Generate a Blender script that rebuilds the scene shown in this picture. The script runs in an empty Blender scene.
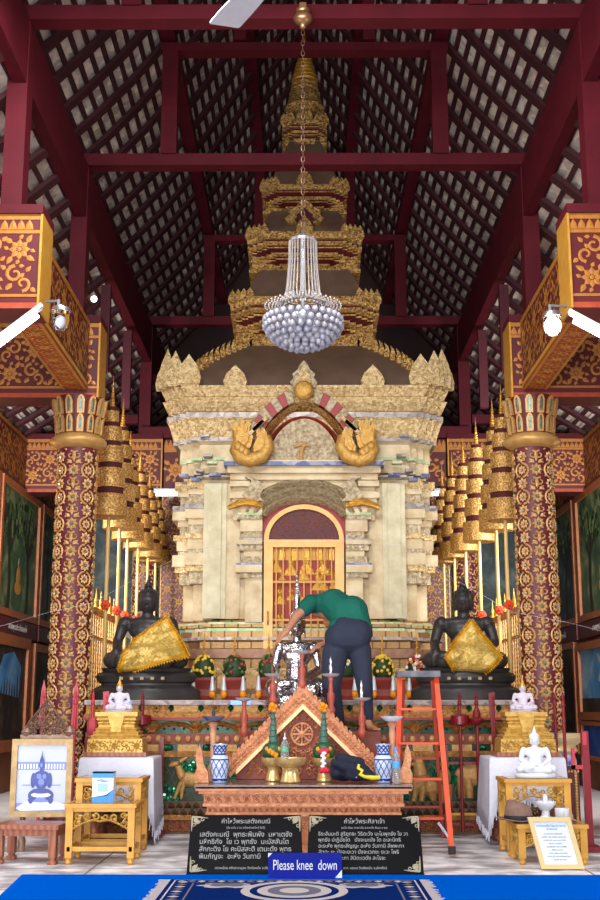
import bpy, bmesh, math, random
from mathutils import Vector, Matrix
from mathutils.bvhtree import BVHTree
random.seed(7)
PI = math.pi
C = bpy.context.scene.collection
# ------------------------------------------------------------------ camera
F = 1200.0
CAM = Vector((0, 0, 1.22))
PITCH = math.radians(12.1)
cd = bpy.data.cameras.new('camera'); cam = bpy.data.objects.new('camera', cd); C.objects.link(cam)
cam.location = CAM
cam.rotation_euler = (PI/2 + PITCH, 0, math.atan(5/1200))
cd.sensor_fit = 'VERTICAL'; cd.sensor_height = 36; cd.lens = 36*F/900; cd.clip_end = 200
bpy.context.scene.camera = cam
RM = cam.rotation_euler.to_matrix()

def ray(px, py):
    return RM @ Vector(((px-300)/F, (450-py)/F, -1))
def at(px, py, Y):
    d = ray(px, py); return CAM + d*(Y/d.y)
def zat(py, Y): return at(305, py, Y).z
def floor_at(px, py, z=0.0):
    d = ray(px, py); return CAM + d*((z-CAM.z)/d.z)
def mpp(py, Y):
    d = ray(305, py); return (Y/d.y)/F
# ------------------------------------------------------------------ materials
def lin(c):
    return tuple(((x/255)/12.92 if x/255 <= .04045 else ((x/255+.055)/1.055)**2.4) for x in c) + (1,)
def mat(name, col, rough=.5, metal=0.0, col2=None, scale=6, bump=0, bscale=40, spec=.5, kind='noise', emit=None, es=1.0, trans=0, detail=4, sharp=.5, coords='Object', ior=1.45):
    m = bpy.data.materials.new(name); m.use_nodes = True
    n, l = m.node_tree.nodes, m.node_tree.links
    b = n['Principled BSDF']
    b.inputs['Base Color'].default_value = lin(col)
    b.inputs['Roughness'].default_value = rough
    b.inputs['Metallic'].default_value = metal
    b.inputs['Specular IOR Level'].default_value = spec
    b.inputs['IOR'].default_value = ior
    if trans: b.inputs['Transmission Weight'].default_value = trans
    if emit:
        b.inputs['Emission Color'].default_value = lin(emit); b.inputs['Emission Strength'].default_value = es
    tc = n.new('ShaderNodeTexCoord')
    if col2:
        if kind == 'noise':
            t = n.new('ShaderNodeTexNoise'); t.inputs['Scale'].default_value = scale; t.inputs['Detail'].default_value = detail
            out = t.outputs['Fac']
        elif kind == 'cells':
            t = n.new('ShaderNodeTexVoronoi'); t.inputs['Scale'].default_value = scale
            s = n.new('ShaderNodeSeparateColor'); l.new(t.outputs['Color'], s.inputs[0]); out = s.outputs[0]
        elif kind == 'vor':
            t = n.new('ShaderNodeTexVoronoi'); t.inputs['Scale'].default_value = scale; out = t.outputs['Distance']
        elif kind == 'wave':
            t = n.new('ShaderNodeTexWave'); t.inputs['Scale'].default_value = scale; t.inputs['Distortion'].default_value = 4; t.inputs['Detail'].default_value = 3; out = t.outputs['Fac']
        elif kind == 'brick':
            t = n.new('ShaderNodeTexBrick'); t.inputs['Scale'].default_value = scale
            t.inputs['Color1'].default_value = (1,1,1,1); t.inputs['Color2'].default_value = (.6,.6,.6,1); t.inputs['Mortar'].default_value = (0,0,0,1)
            t.inputs['Mortar Size'].default_value = .03; out = t.outputs['Color']
        l.new(tc.outputs[coords], t.inputs['Vector'])
        r = n.new('ShaderNodeValToRGB')
        r.color_ramp.elements[0].color = lin(col2); r.color_ramp.elements[1].color = lin(col)
        r.color_ramp.elements[0].position = .5-sharp*.5; r.color_ramp.elements[1].position = .5+sharp*.5
        l.new(out, r.inputs[0]); l.new(r.outputs[0], b.inputs['Base Color'])
    if bump:
        t2 = n.new('ShaderNodeTexNoise'); t2.inputs['Scale'].default_value = bscale; t2.inputs['Detail'].default_value = 3
        l.new(tc.outputs[coords], t2.inputs['Vector'])
        bp = n.new('ShaderNodeBump'); bp.inputs['Strength'].default_value = bump; bp.inputs['Distance'].default_value = .03
        l.new(t2.outputs['Fac'], bp.inputs['Height']); l.new(bp.outputs[0], b.inputs['Normal'])
    return m
M = {}
M['beam'] = mat('dark red painted timber', (88,17,30), .6, col2=(72,12,23), scale=3, spec=.25)
M['beamdk'] = mat('maroon timber boards', (84,18,32), .6, col2=(66,12,26), scale=3)
M['rafter'] = mat('weathered maroon rafter', (66,18,26), .75, col2=(48,12,18), scale=4)
M['tile'] = mat('pale roof tile underside', (234,220,206), .85, col2=(176,160,150), scale=9, kind='cells', sharp=1)
M['gold'] = mat('gold leaf', (226,172,72), .35, .55, col2=(186,128,44), scale=14, bump=.3, bscale=60)
M['goldor'] = mat('gold stencil paint', (184,122,52), .45, .2, col2=(160,100,40), scale=20)
M['goldyl'] = mat('yellow gold paint', (200,146,56), .45, .2, col2=(178,124,44), scale=12)
M['maroon'] = mat('maroon lacquer', (94,22,26), .5, col2=(76,16,24), scale=5)
M['purple'] = mat('plum lacquer', (104,40,54), .45, col2=(86,32,46), scale=5)
M['orange'] = mat('orange red lacquer', (172,72,38), .55, col2=(150,54,30), scale=12)
M['goldcol'] = mat('raised gilt plaster', (220,176,112), .42, .25, col2=(182,132,74), scale=30, bump=.3, bscale=80)
M['teal'] = mat('teal mirror glass', (96,160,160), .15, .3)
M['gemb'] = mat('blue mirror glass', (110,130,180), .15, .3)
M['gemw'] = mat('clear mirror glass', (225,225,230), .12, .6)
M['capg'] = mat('pale green mirror mosaic', (128,156,140), .3, .2, col2=(76,112,104), scale=40, kind='cells', sharp=1)
M['mosaic'] = mat('gilt glass mosaic', (250,206,124), .34, .5, col2=(126,74,30), scale=52, kind='cells', sharp=1, bump=.9, bscale=70)
M['mosaicpale'] = mat('pale gilt stucco', (232,208,156), .42, .3, col2=(178,142,88), scale=34, kind='cells', sharp=1, bump=.7, bscale=50)
M['plaster'] = mat('cream gilded plaster', (220,204,168), .5, .12, col2=(176,150,108), scale=5, bump=.25, bscale=22, detail=8)
M['plasterg'] = mat('greenish gilded plaster', (214,206,174), .5, .12, col2=(176,164,128), scale=6, bump=.25, bscale=22, detail=8)
M['brickgold'] = mat('gilded brick mosaic', (196,158,104), .4, .3, col2=(120,80,46), scale=3.2, kind='brick', sharp=1, bump=.4, bscale=40)
M['brownroof'] = mat('brown lacquered roof', (116,92,76), .5, .1, col2=(98,74,62), scale=4)
M['mirror'] = mat('silver mirror strip', (168,158,150), .35, .3, col2=(112,100,94), scale=18, kind='cells', sharp=1)
M['mirblue'] = mat('blue mirror strip', (66,76,122), .3, .3, col2=(140,140,156), scale=14, kind='cells', sharp=.8)
M['mirgreen'] = mat('green mirror strip', (120,166,112), .35, .2, col2=(190,186,150), scale=14, kind='cells', sharp=.8)
M['stucco'] = mat('speckled grey gold stucco', (222,206,174), .6, .1, col2=(156,134,98), scale=26, sharp=.35, bump=.8, bscale=60, detail=6)
M['red'] = mat('red lacquer', (150,34,34), .45)
M['pink'] = mat('crimson painted wood', (176,44,60), .4)
M['black'] = mat('black bronze', (60,57,58), .42, .2, col2=(42,40,41), scale=6)
M['silver'] = mat('polished silver', (206,204,208), .13, .95, col2=(170,164,172), scale=8, bump=.35, bscale=24)
M['white'] = mat('white glazed stone', (214,219,228), .3)
M['cloth'] = mat('white lace cloth', (208,210,226), .8, bump=.2, bscale=30)
M['marb'] = mat('white patterned vinyl', (246,246,250), .4, col2=(150,148,154), scale=3.2, sharp=.24, detail=9)
M['blue'] = mat('bright blue carpet', (0,92,206), .95, col2=(0,80,186), scale=200, bump=.3, bscale=300, spec=0)
M['copper'] = mat('copper gilt carving', (222,156,112), .42, .2, col2=(168,104,70), scale=22, bump=.4, bscale=60)
M['copperdk'] = mat('red brown ground', (146,72,54), .55, col2=(122,56,44), scale=9)
M['granite'] = mat('black granite', (9,9,11), .35, col2=(14,14,17), scale=90, spec=.06)
M['chrome'] = mat('brushed steel', (200,200,204), .25, .9)
M['bulb'] = mat('lit tube', (255,255,255), .4, emit=(236,244,255), es=9)
M['bulbw'] = mat('lit bulb', (255,255,255), .4, emit=(255,240,220), es=12)
M['glass'] = mat('clear glass', (255,255,255), .03, trans=1.0, ior=1.3)
M['crystal'] = mat('clear crystal', (236,228,242), .12, trans=.35, ior=1.3)
M['green'] = mat('emerald mirror glass', (18,104,62), .2, .35, col2=(8,52,32), scale=30, kind='cells', sharp=1)
# ------------------------------------------------------------------ mesh builder
ORG = {}
class MB:
    def __init__(s): s.v = []; s.f = []; s.m = []; s.k = 0
    def mat(s, k): s.k = k; return s
    def add(s, vs, fs):
        o = len(s.v); s.v += [tuple(p) for p in vs]
        for f in fs: s.f.append([i+o for i in f]); s.m.append(s.k)
        return s
    def box(s, x0, x1, y0, y1, z0, z1):
        vs = [(x, y, z) for z in (z0, z1) for y in (y0, y1) for x in (x0, x1)]
        return s.add(vs, [(0,2,3,1),(4,5,7,6),(0,1,5,4),(1,3,7,5),(3,2,6,7),(2,0,4,6)])
    def cbox(s, c, d, rot=0):
        c = Vector(c); R = Matrix.Rotation(rot, 3, 'Z') if not isinstance(rot, Matrix) else rot
        vs = [c + R @ Vector((x*d[0]/2, y*d[1]/2, z*d[2]/2)) for z in (-1,1) for y in (-1,1) for x in (-1,1)]
        return s.add(vs, [(0,2,3,1),(4,5,7,6),(0,1,5,4),(1,3,7,5),(3,2,6,7),(2,0,4,6)])
    def bar(s, a, b, w, h=None):
        a, b = Vector(a), Vector(b); h = h or w; d = (b-a).normalized()
        up = Vector((0,0,1)) if abs(d.z) < .9 else Vector((0,1,0))
        sx = d.cross(up).normalized(); sy = sx.cross(d).normalized()
        vs = [p + sx*w/2*i + sy*h/2*j for p in (a, b) for j in (-1,1) for i in (-1,1)]
        return s.add(vs, [(0,2,3,1),(4,5,7,6),(0,1,5,4),(1,3,7,5),(3,2,6,7),(2,0,4,6)])
    def loft(s, rings, cap=True, close=True):
        n = len(rings[0]); o = len(s.v)
        vs = [p for r in rings for p in r]; fs = []
        for i in range(len(rings)-1):
            for j in range(n if close else n-1):
                a = i*n+j; b = i*n+(j+1) % n
                fs.append((a, b, b+n, a+n))
        if cap: fs.append(tuple(range(n))[::-1]); fs.append(tuple((len(rings)-1)*n+j for j in range(n)))
        return s.add(vs, fs)
    def tube(s, pts, r, n=8, cap=True):
        pts = [Vector(p) for p in pts]; N = len(pts)
        rr = r if isinstance(r, (list, tuple)) else [r]*N
        rings = []; ref = None
        for i, p in enumerate(pts):
            t = (pts[min(i+1, N-1)] - pts[max(i-1, 0)])
            t = t.normalized() if t.length > 1e-9 else Vector((0,0,1))
            if ref is None:
                ref = Vector((0,1,0)) if abs(t.y) < .9 else Vector((1,0,0))
            x = t.cross(ref).normalized(); y = x.cross(t).normalized(); ref = y
            rings.append([p + (x*math.cos(a) + y*math.sin(a))*rr[i] for a in [2*PI*k/n for k in range(n)]])
        return s.loft(rings, cap)
    def lathe(s, prof, c=(0,0,0), n=20, axis=None):
        c = Vector(c); rings = []
        for r, z in prof:
            ring = [Vector((r*math.cos(2*PI*k/n), r*math.sin(2*PI*k/n), z)) for k in range(n)]
            if axis is not None: ring = [axis @ p for p in ring]
            rings.append([c+p for p in ring])
        return s.loft(rings)
    def prism(s, poly, z0, z1):
        return s.loft([[(x, y, z0) for x, y in poly], [(x, y, z1) for x, y in poly]])
    def plate(s, pts, thick, nrm=(0,1,0)):
        nrm = Vector(nrm); p = [Vector(q) for q in pts]
        return s.loft([p, [q + nrm*thick for q in p]])
    def ell(s, c, r, n=12, m=8, R=None):
        c = Vector(c); rings = []
        for i in range(m+1):
            th = PI*i/m; zz = -math.cos(th); rr = max(math.sin(th), .01)
            ring = [Vector((r[0]*rr*math.cos(2*PI*k/n), r[1]*rr*math.sin(2*PI*k/n), r[2]*zz)) for k in range(n)]
            if R is not None: ring = [R @ q for q in ring]
            rings.append([c+q for q in ring])
        return s.loft(rings)
    def build(s, name, mats, parent=None, loc=None, smooth=None):
        me = bpy.data.meshes.new(name)
        org = ORG[parent.name] if parent is not None else (Vector(loc) if loc is not None else Vector((0,0,0)))
        me.from_pydata([(a-org.x, b-org.y, c-org.z) for a, b, c in s.v], [], s.f)
        mats = mats if isinstance(mats, (list, tuple)) else [mats]
        for m in mats: me.materials.append(M[m] if isinstance(m, str) else m)
        me.polygons.foreach_set('material_index', s.m)
        bm = bmesh.new(); bm.from_mesh(me); bmesh.ops.recalc_face_normals(bm, faces=bm.faces); bm.to_mesh(me); bm.free()
        if smooth:
            me.shade_smooth(); me.set_sharp_from_angle(angle=math.radians(smooth))
        o = bpy.data.objects.new(name, me); C.objects.link(o)
        if parent is not None: o.parent = parent
        else: o.location = org
        ORG[o.name] = org
        return o
def tag(o, label, cat, group=None):
    o['label'] = label; o['category'] = cat
    if group: o['group'] = group
    return o
def thing(name, loc, label, cat, group=None):
    o = bpy.data.objects.new(name, None); C.objects.link(o); o.location = loc; o.empty_display_size = .1
    ORG[o.name] = Vector(loc); return tag(o, label, cat, group)
def struct(mb, name, mats, smooth=None):
    cs = [sum(v[i] for v in mb.v)/len(mb.v) for i in range(3)]
    o = mb.build(name, mats, loc=cs, smooth=smooth); o['kind'] = 'structure'; return o
def copy_tree(o, parent=None):
    c = o.copy(); C.objects.link(c)
    if parent is not None: c.parent = parent
    for ch in list(o.children): copy_tree(ch, c)
    return c
def dup(o, loc, label=None, rot=None):
    c = copy_tree(o); c.location = loc
    if rot is not None: c.rotation_euler = (0,0,rot)
    if label: c['label'] = label
    ORG[c.name] = Vector(loc); return c
def text(body, size, loc, rot, m, parent, name='inscription', align='CENTER', sx=1, ext=.001):
    cu = bpy.data.curves.new(name, 'FONT'); cu.body = body; cu.size = size; cu.align_x = align; cu.align_y = 'CENTER'; cu.extrude = ext
    o = bpy.data.objects.new(name, cu); C.objects.link(o)
    o.rotation_euler = rot; o.scale = (sx,1,1)
    bpy.context.view_layer.update()
    me = bpy.data.meshes.new_from_object(o.evaluated_get(bpy.context.evaluated_depsgraph_get()))
    R = rot.to_matrix() if hasattr(rot, 'to_matrix') else __import__('mathutils').Euler(rot).to_matrix()
    org = ORG[parent.name]
    T = Matrix.Translation(Vector(loc)-org) @ R.to_4x4() @ Matrix.Diagonal((sx,1,1,1))
    me.transform(T)
    me.materials.clear(); me.materials.append(M[m])
    bpy.data.objects.remove(o); 
    r = bpy.data.objects.new(name, me); C.objects.link(r); r.parent = parent; ORG[r.name] = org
    return r
# ------------------------------------------------------------------ ornament
class Orn:
    def __init__(s, mb, f): s.mb = mb; s.f = f
    def poly(s, pts, h=.01, h0=.002):
        n = len(pts); cx = sum(p[0] for p in pts)/n; cy = sum(p[1] for p in pts)/n
        vs = [s.f(cx, cy, h)] + [s.f(x, y, h0) for x, y in pts]
        s.mb.add(vs, [(0, 1+i, 1+(i+1) % n) for i in range(n)])
    def ribbon(s, pts, w, h=.01, h0=.002):
        n = len(pts); vs = []; fs = []
        for i, (x, y) in enumerate(pts):
            a = pts[max(i-1,0)]; b = pts[min(i+1,n-1)]
            dx, dy = b[0]-a[0], b[1]-a[1]; L = math.hypot(dx, dy) or 1
            ww = (w[i] if isinstance(w, list) else w)/2
            vs += [s.f(x-dy/L*ww, y+dx/L*ww, h0), s.f(x, y, h), s.f(x+dy/L*ww, y-dx/L*ww, h0)]
        for i in range(n-1):
            a = 3*i; fs += [(a, a+1, a+4, a+3), (a+1, a+2, a+5, a+4)]
        s.mb.add(vs, fs)
    def spiral(s, x, y, r, a0, d=1, turns=1.0, w=.02, h=.01, n=12):
        pts = []; ws = []
        for i in range(n+1):
            t = i/n; a = a0 + d*t*2*PI*turns; rr = r*(1-.75*t)
            pts.append((x+rr*math.cos(a), y+rr*math.sin(a))); ws.append(w*(1.1-.5*t))
        s.ribbon(pts, ws, h)
    def leaf(s, x, y, L, a, w=.45, h=.012):
        pts = []
        for t, q in ((0,0),(.3,.5),(.6,.42),(1,0),(.6,-.42),(.3,-.5)):
            u, v = t*L, q*L*w
            pts.append((x+u*math.cos(a)-v*math.sin(a), y+u*math.sin(a)+v*math.cos(a)))
        s.poly(pts, h)
    def flower(s, x, y, r, n=8, h=.014, km=0, kg=None, a0=0):
        s.mb.mat(km)
        for i in range(n): s.leaf(x+.22*r*math.cos(a0+2*PI*i/n), y+.22*r*math.sin(a0+2*PI*i/n), r*.8, a0+2*PI*i/n, .7, h)
        s.mb.mat(kg if kg is not None else km)
        s.poly([(x+.24*r*math.cos(k*PI/3), y+.24*r*math.sin(k*PI/3)) for k in range(6)], h*1.6, h*.7)
        s.mb.mat(km)
    def vine(s, u0, v0, u1, v1, cell, km=0, kg=None, big=True):
        nx = max(1, round((u1-u0)/cell)); ny = max(1, round((v1-v0)/cell))
        cx, cy = (u1-u0)/nx, (v1-v0)/ny; c = min(cx, cy)
        for i in range(nx):
            for j in range(ny):
                x = u0+(i+.5)*cx; y = v0+(j+.5)*cy; e = (i+j) % 2
                s.mb.mat(km)
                if e == 0:
                    s.flower(x, y, c*.36, 8, km=km, kg=kg)
                    for a in (0,90,180,270):
                        s.leaf(x+c*.36*math.cos(math.radians(a)), y+c*.36*math.sin(math.radians(a)), c*.2, math.radians(a-30), .7)
                    for a in (45,135,225,315):
                        s.leaf(x+c*.33*math.cos(math.radians(a)), y+c*.33*math.sin(math.radians(a)), c*.34, math.radians(a+15), .55)
                else:
                    d = 1 if (i % 2) else -1
                    s.spiral(x-d*c*.12, y+c*.14, c*.3, PI*.5, d, 1.1, c*.12)
                    s.spiral(x+d*c*.16, y-c*.2, c*.26, -PI*.5, d, 1.0, c*.11)
                    s.leaf(x-d*c*.2, y-c*.18, c*.3, -PI*.5-d*.6, .6); s.leaf(x+d*c*.25, y+c*.22, c*.26, PI*.5-d*.7, .6)
                    s.leaf(x+d*c*.05, y+c*.02, c*.22, PI*(.25 if d > 0 else .75), .7)
                    s.leaf(x-d*c*.42, y+c*.3, c*.24, PI*.5+d*.9, .7); s.leaf(x+d*c*.42, y-c*.34, c*.24, -PI*.5+d*.9, .7); s.leaf(x, y+c*.42, c*.2, PI*.5*(1-d), .7); s.leaf(x-d*c*.4, y-c*.4, c*.24, PI*.25, .6)
    def teeth(s, u0, v0, u1, v1, n, km=0):
        s.mb.mat(km); w = (u1-u0)/n
        for i in range(n):
            a = u0+i*w; s.poly([(a,v0),(a+w,v0),(a+w*.85,v0+(v1-v0)*.55),(a+w*.5,v1),(a+w*.15,v0+(v1-v0)*.55)], .01)
    def strip(s, u0, v0, u1, v1, km=0, h=.008):
        s.mb.mat(km); s.mb.add([s.f(u0,v0,h), s.f(u1,v0,h), s.f(u1,v1,h), s.f(u0,v1,h)], [(0,1,2,3)])
def plane_map(o, U, V, N):
    o, U, V, N = map(Vector, (o, U, V, N)); U.normalize(); V.normalize(); N.normalize()
    return lambda u, v, h: o + U*u + V*v + N*h
# ------------------------------------------------------------------ organic blobs
def blob(name, prims, voxel, parent, m, smooth=4, loc=None):
    mb = MB()
    for p in prims:
        if p[0] == 'c':
            a, ra, b, rb = Vector(p[1]), p[2], Vector(p[3]), p[4]
            L = (b-a).length; n = max(2, int(L/max(min(ra,rb)*.5,.004))); n = min(n, 14)
            mb.tube([a.lerp(b, i/n) for i in range(n+1)], [ra+(rb-ra)*i/n for i in range(n+1)], 12)
            mb.ell(a, (ra,ra,ra)); mb.ell(b, (rb,rb,rb))
        else:
            mb.ell(p[1], p[2], 16, 12, p[3] if len(p) > 3 else None)
    o = mb.build(name, m, parent, loc)
    md = o.modifiers.new('r', 'REMESH'); md.mode = 'VOXEL'; md.voxel_size = voxel
    ms = o.modifiers.new('s', 'SMOOTH'); ms.iterations = smooth; ms.factor = .5
    bpy.context.view_layer.update()
    me = bpy.data.meshes.new_from_object(o.evaluated_get(bpy.context.evaluated_depsgraph_get()))
    o.modifiers.clear(); o.data = me; me.name = name; me.shade_smooth()
    return o
# ================================================================== the hall
Y1, Y2, Y3 = 9.75, 12.7, 18.5
XW, YB = 4.4, 22.0
b = MB(); b.box(-9, 9, -6, YB, -.1, 0); struct(b, 'floor', [mat('floor tile', (206,202,200), .4, col2=(180,170,166), scale=2)])
b = MB(); b.box(-2.9, 3.4, 8.4, 12.28, 0, .006)
for k in range(7):
    pass
o = b.build('vinyl_mat', 'marb', loc=(0,10,0)); tag(o, 'white vinyl floor covering with grey marbled pattern under the tables', 'floor covering')
b = MB()
for k in range(5): b.box(-2.9+1.26*k-.008, -2.9+1.26*k+.008, 8.4, 12.28, .0062, .0075)
for k in range(4): b.box(-2.9, 3.4, 8.6+1.1*k-.006, 8.6+1.1*k+.006, .0062, .0075)
b.build('seam', mat('vinyl seam', (120,104,100), .5), o)

# walls
def wall_mat():
    return mat('ochre frescoed wall', (150,94,60), .7, col2=(116,66,44), scale=3)
wm = wall_mat()
for s, nm in ((-1, 'wall_left'), (1, 'wall_right')):
    b = MB(); b.box(min(s*XW, s*(XW+.25)), max(s*XW, s*(XW+.25)), 5, YB, 0, 5.35); struct(b, nm, [wm])
b = MB(); b.box(-XW-.25, XW+.25, YB, YB+.25, 0, 12); struct(b, 'wall_back', [mat('dark back wall', (54,30,28), .7, col2=(40,22,22), scale=2)])

# roof: curved slope profile
prof = [(0,11.35),(.4,10.8),(.8,10.22),(1.2,9.6),(1.6,9.0),(2.1,8.36),(2.6,7.82),(3.15,7.32)]
def curve_pts(p, n):
    L = [0]
    for i in range(1, len(p)): L.append(L[-1]+math.dist(p[i], p[i-1]))
    out = []
    for k in range(n+1):
        t = L[-1]*k/n; i = max(j for j in range(len(L)) if L[j] <= t+1e-9); i = min(i, len(p)-2)
        q = (t-L[i])/(L[i+1]-L[i]); out.append((p[i][0]+(p[i+1][0]-p[i][0])*q, p[i][1]+(p[i+1][1]-p[i][1])*q))
    return out, L[-1]
def roof(s, prof, name, y0, y1, bstep, rstep):
    n = 40; pts, L = curve_pts(prof, n); nt = int(L/.15)
    rows, _ = curve_pts(prof, nt)
    b = MB()
    for i in range(nt):     # overlapping tile courses
        (xa, za), (xb, zb) = rows[i], rows[i+1]
        dx, dz = xb-xa, zb-za; l = math.hypot(dx, dz); nx, nz = -dz/l, dx/l
        for (y_a, y_b) in ((y0, y1),):
            vs = [(s*(xa+nx*.0), y_a, za+nz*.0), (s*(xa), y_b, za), (s*(xb+nx*.03), y_b, zb+nz*.03), (s*(xb+nx*.03), y_a, zb+nz*.03),
                  (s*(xa+nx*.05), y_a, za+nz*.05), (s*(xa+nx*.05), y_b, za+nz*.05), (s*(xb+nx*.06), y_b, zb+nz*.06), (s*(xb+nx*.06), y_a, zb+nz*.06)]
            b.add(vs, [(0,1,2,3),(4,7,6,5),(3,2,6,7),(0,4,5,1)])
    struct(b, name, ['tile'])
    # battens along the hall
    nb = int(L/bstep); bp, _ = curve_pts(prof, nb)
    for i in range(nb+1):
        x, z = bp[i]; j = min(i, nb-1); dx, dz = bp[j+1][0]-bp[j][0], bp[j+1][1]-bp[j][1]; l = math.hypot(dx, dz); nx, nz = dz/l, -dx/l
        a = math.atan2(dz, dx)*s
        c = MB(); R = Matrix.Rotation(-a, 3, 'Y')
        c.cbox((s*(x+nx*.02), (y0+y1)/2, z+nz*.02), (.052, y1-y0, .028), R); struct(c, 'roof_batten', ['rafter'])
    # rafters down the slope
    rp, _ = curve_pts(prof, 10)
    c = MB()
    for side in (0, 1): pass
    lo = []; hi = []
    for j, (x, z) in enumerate(rp):
        a, e = rp[max(j-1,0)], rp[min(j+1,10)]; dx, dz = e[0]-a[0], e[1]-a[1]; l = math.hypot(dx, dz); nx, nz = dz/l, -dx/l
        hi.append((x+nx*.03, z+nz*.03)); lo.append((x+nx*.08, z+nz*.08))
    rings = []
    for (xh, zh), (xl, zl) in zip(hi, lo):
        rings.append([(s*xh, -.07, zh), (s*xh, .07, zh), (s*xl, .07, zl), (s*xl, -.07, zl)])
    c.loft(rings)
    cs = [sum(v[i] for v in c.v)/len(c.v) for i in range(3)]
    r0 = c.build('rafter', 'rafter', loc=cs); r0['kind'] = 'structure'
    y = y0+.2; first = True
    while y < y1-.1:
        r = r0 if first else r0.copy()
        if not first: C.objects.link(r)
        r.location = (cs[0], y, cs[2]); first = False; y += rstep
aisle = [(2.6,6.66),(3.0,6.32),(3.6,5.9),(4.2,5.52),(4.95,5.1)]
roof(-1, prof, 'ceiling_left', 6, YB, .165, .6); roof(1, prof, 'ceiling_right', 6, YB, .165, .6)
roof(-1, aisle, 'ceiling_aisle_left', 6, YB, .17, .6); roof(1, aisle, 'ceiling_aisle_right', 6, YB, .17, .6)

# trusses
def sbox(name, m, *a):
    b = MB(); b.box(*a); return struct(b, name, [m])
for Y in (Y1, Y2, Y3):
    sbox('tie_beam', 'beam', -2.62, 2.62, Y-.09, Y+.09, 7.23, 7.37)
    sbox('collar_beam', 'beam', -1.66, 1.66, Y-.09, Y+.09, 8.66, 8.76)
    sbox('upper_collar', 'beam', -.85, .85, Y-.09, Y+.09, 10.0, 10.14)
    sbox('ridge_post', 'beam', -.07, .07, Y-.07, Y+.07, 10.14, 11.3)
    for s in (-1, 1):
        sbox('truss_post', 'beam', *sorted((s*1.46, s*1.64)), Y-.09, Y+.09, 7.36, 8.66)
        sbox('upper_post', 'beam', *sorted((s*.68, s*.82)), Y-.08, Y+.08, 8.8, 10.0)
        sbox('nave_post', 'beam', *sorted((s*2.44, s*2.62)), Y-.1, Y+.1, 5.4, 7.2)
for s in (-1, 1):
    sbox('wall_plate', 'beam', *sorted((s*2.45, s*2.57)), 6, YB, 6.6, 7.22)
    sbox('purlin', 'beam', *sorted((s*1.5, s*1.66)), 6, YB, 8.8, 8.98)
    sbox('upper_purlin', 'beam', *sorted((s*.68, s*.84)), 6, YB, 10.14, 10.3)
    for Y in (Y1, Y2, Y3):
        sbox('strut', 'beam', *sorted((s*2.64, s*4.4)), Y-.08, Y+.08, 5.6, 5.74)
    for Yk in (14.6, 16.5):
        sbox('aisle_post', 'beamdk', *sorted((s*2.48, s*2.6)), Yk-.05, Yk+.05, 5.36, 6.5)
sbox('ridge_beam', 'beamdk', -.1, .1, 6, YB, 11.1, 11.25)

# painted beams (the gold is painted, so it lies nearly flat)
def flat_map(*a):
    f = plane_map(*a); return lambda u, v, h: f(u, v, h*.3+.001)
def painted_box(name, x0, x1, y0, y1, z0, z1, label, endside, cell=.3, front=True):
    """transverse painted beam, gilt floral front, yellow end face towards the nave"""
    t = thing(name, ((x0+x1)/2, (y0+y1)/2, z0), label, 'beam')
    b = MB(); b.box(x0, x1, y0, y1, z0, z1); b.build('core', 'maroon', t)
    b = MB(); L = x1-x0; H = z1-z0
    o = Orn(b, flat_map((x0, y0-.002, z0), (1,0,0), (0,0,1), (0,-1,0)))
    o.strip(0, .0, L, .05, 1); o.strip(0, .1, L, .125, 0)
    o.strip(0, H-.05, L, H, 0); o.mb.mat(0)
    for i in range(int(L/.07)): o.poly([(i*.07, H-.14), (i*.07+.07, H-.14), (i*.07+.06, H-.09), (i*.07+.035, H-.05), (i*.07+.01, H-.09)], .012)
    o.strip(0, H-.175, L, H-.145, 0)
    o.vine(.04, .14, L-.04, H-.19, cell, 0)
    b.build('gilt_stencil', ['goldor', 'orange'], t)
    xe = x1 if endside > 0 else x0
    b = MB(); b.box(min(xe, xe+endside*.02), max(xe, xe+endside*.02), y0-.015, y1, z0, z1); b.build('end_board', 'goldyl', t)
    xc = (x1-.35, x1+.03) if endside > 0 else (x0-.03, x0+.35)
    b = MB(); b.box(x0-.02 if endside < 0 else x0, x1+.02 if endside > 0 else x1, y0-.03, y1+.03, z1, z1+.08); b.build('cap_board', 'beam', t)
    return t
ZB0, ZB1 = 4.48, 5.32
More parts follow.
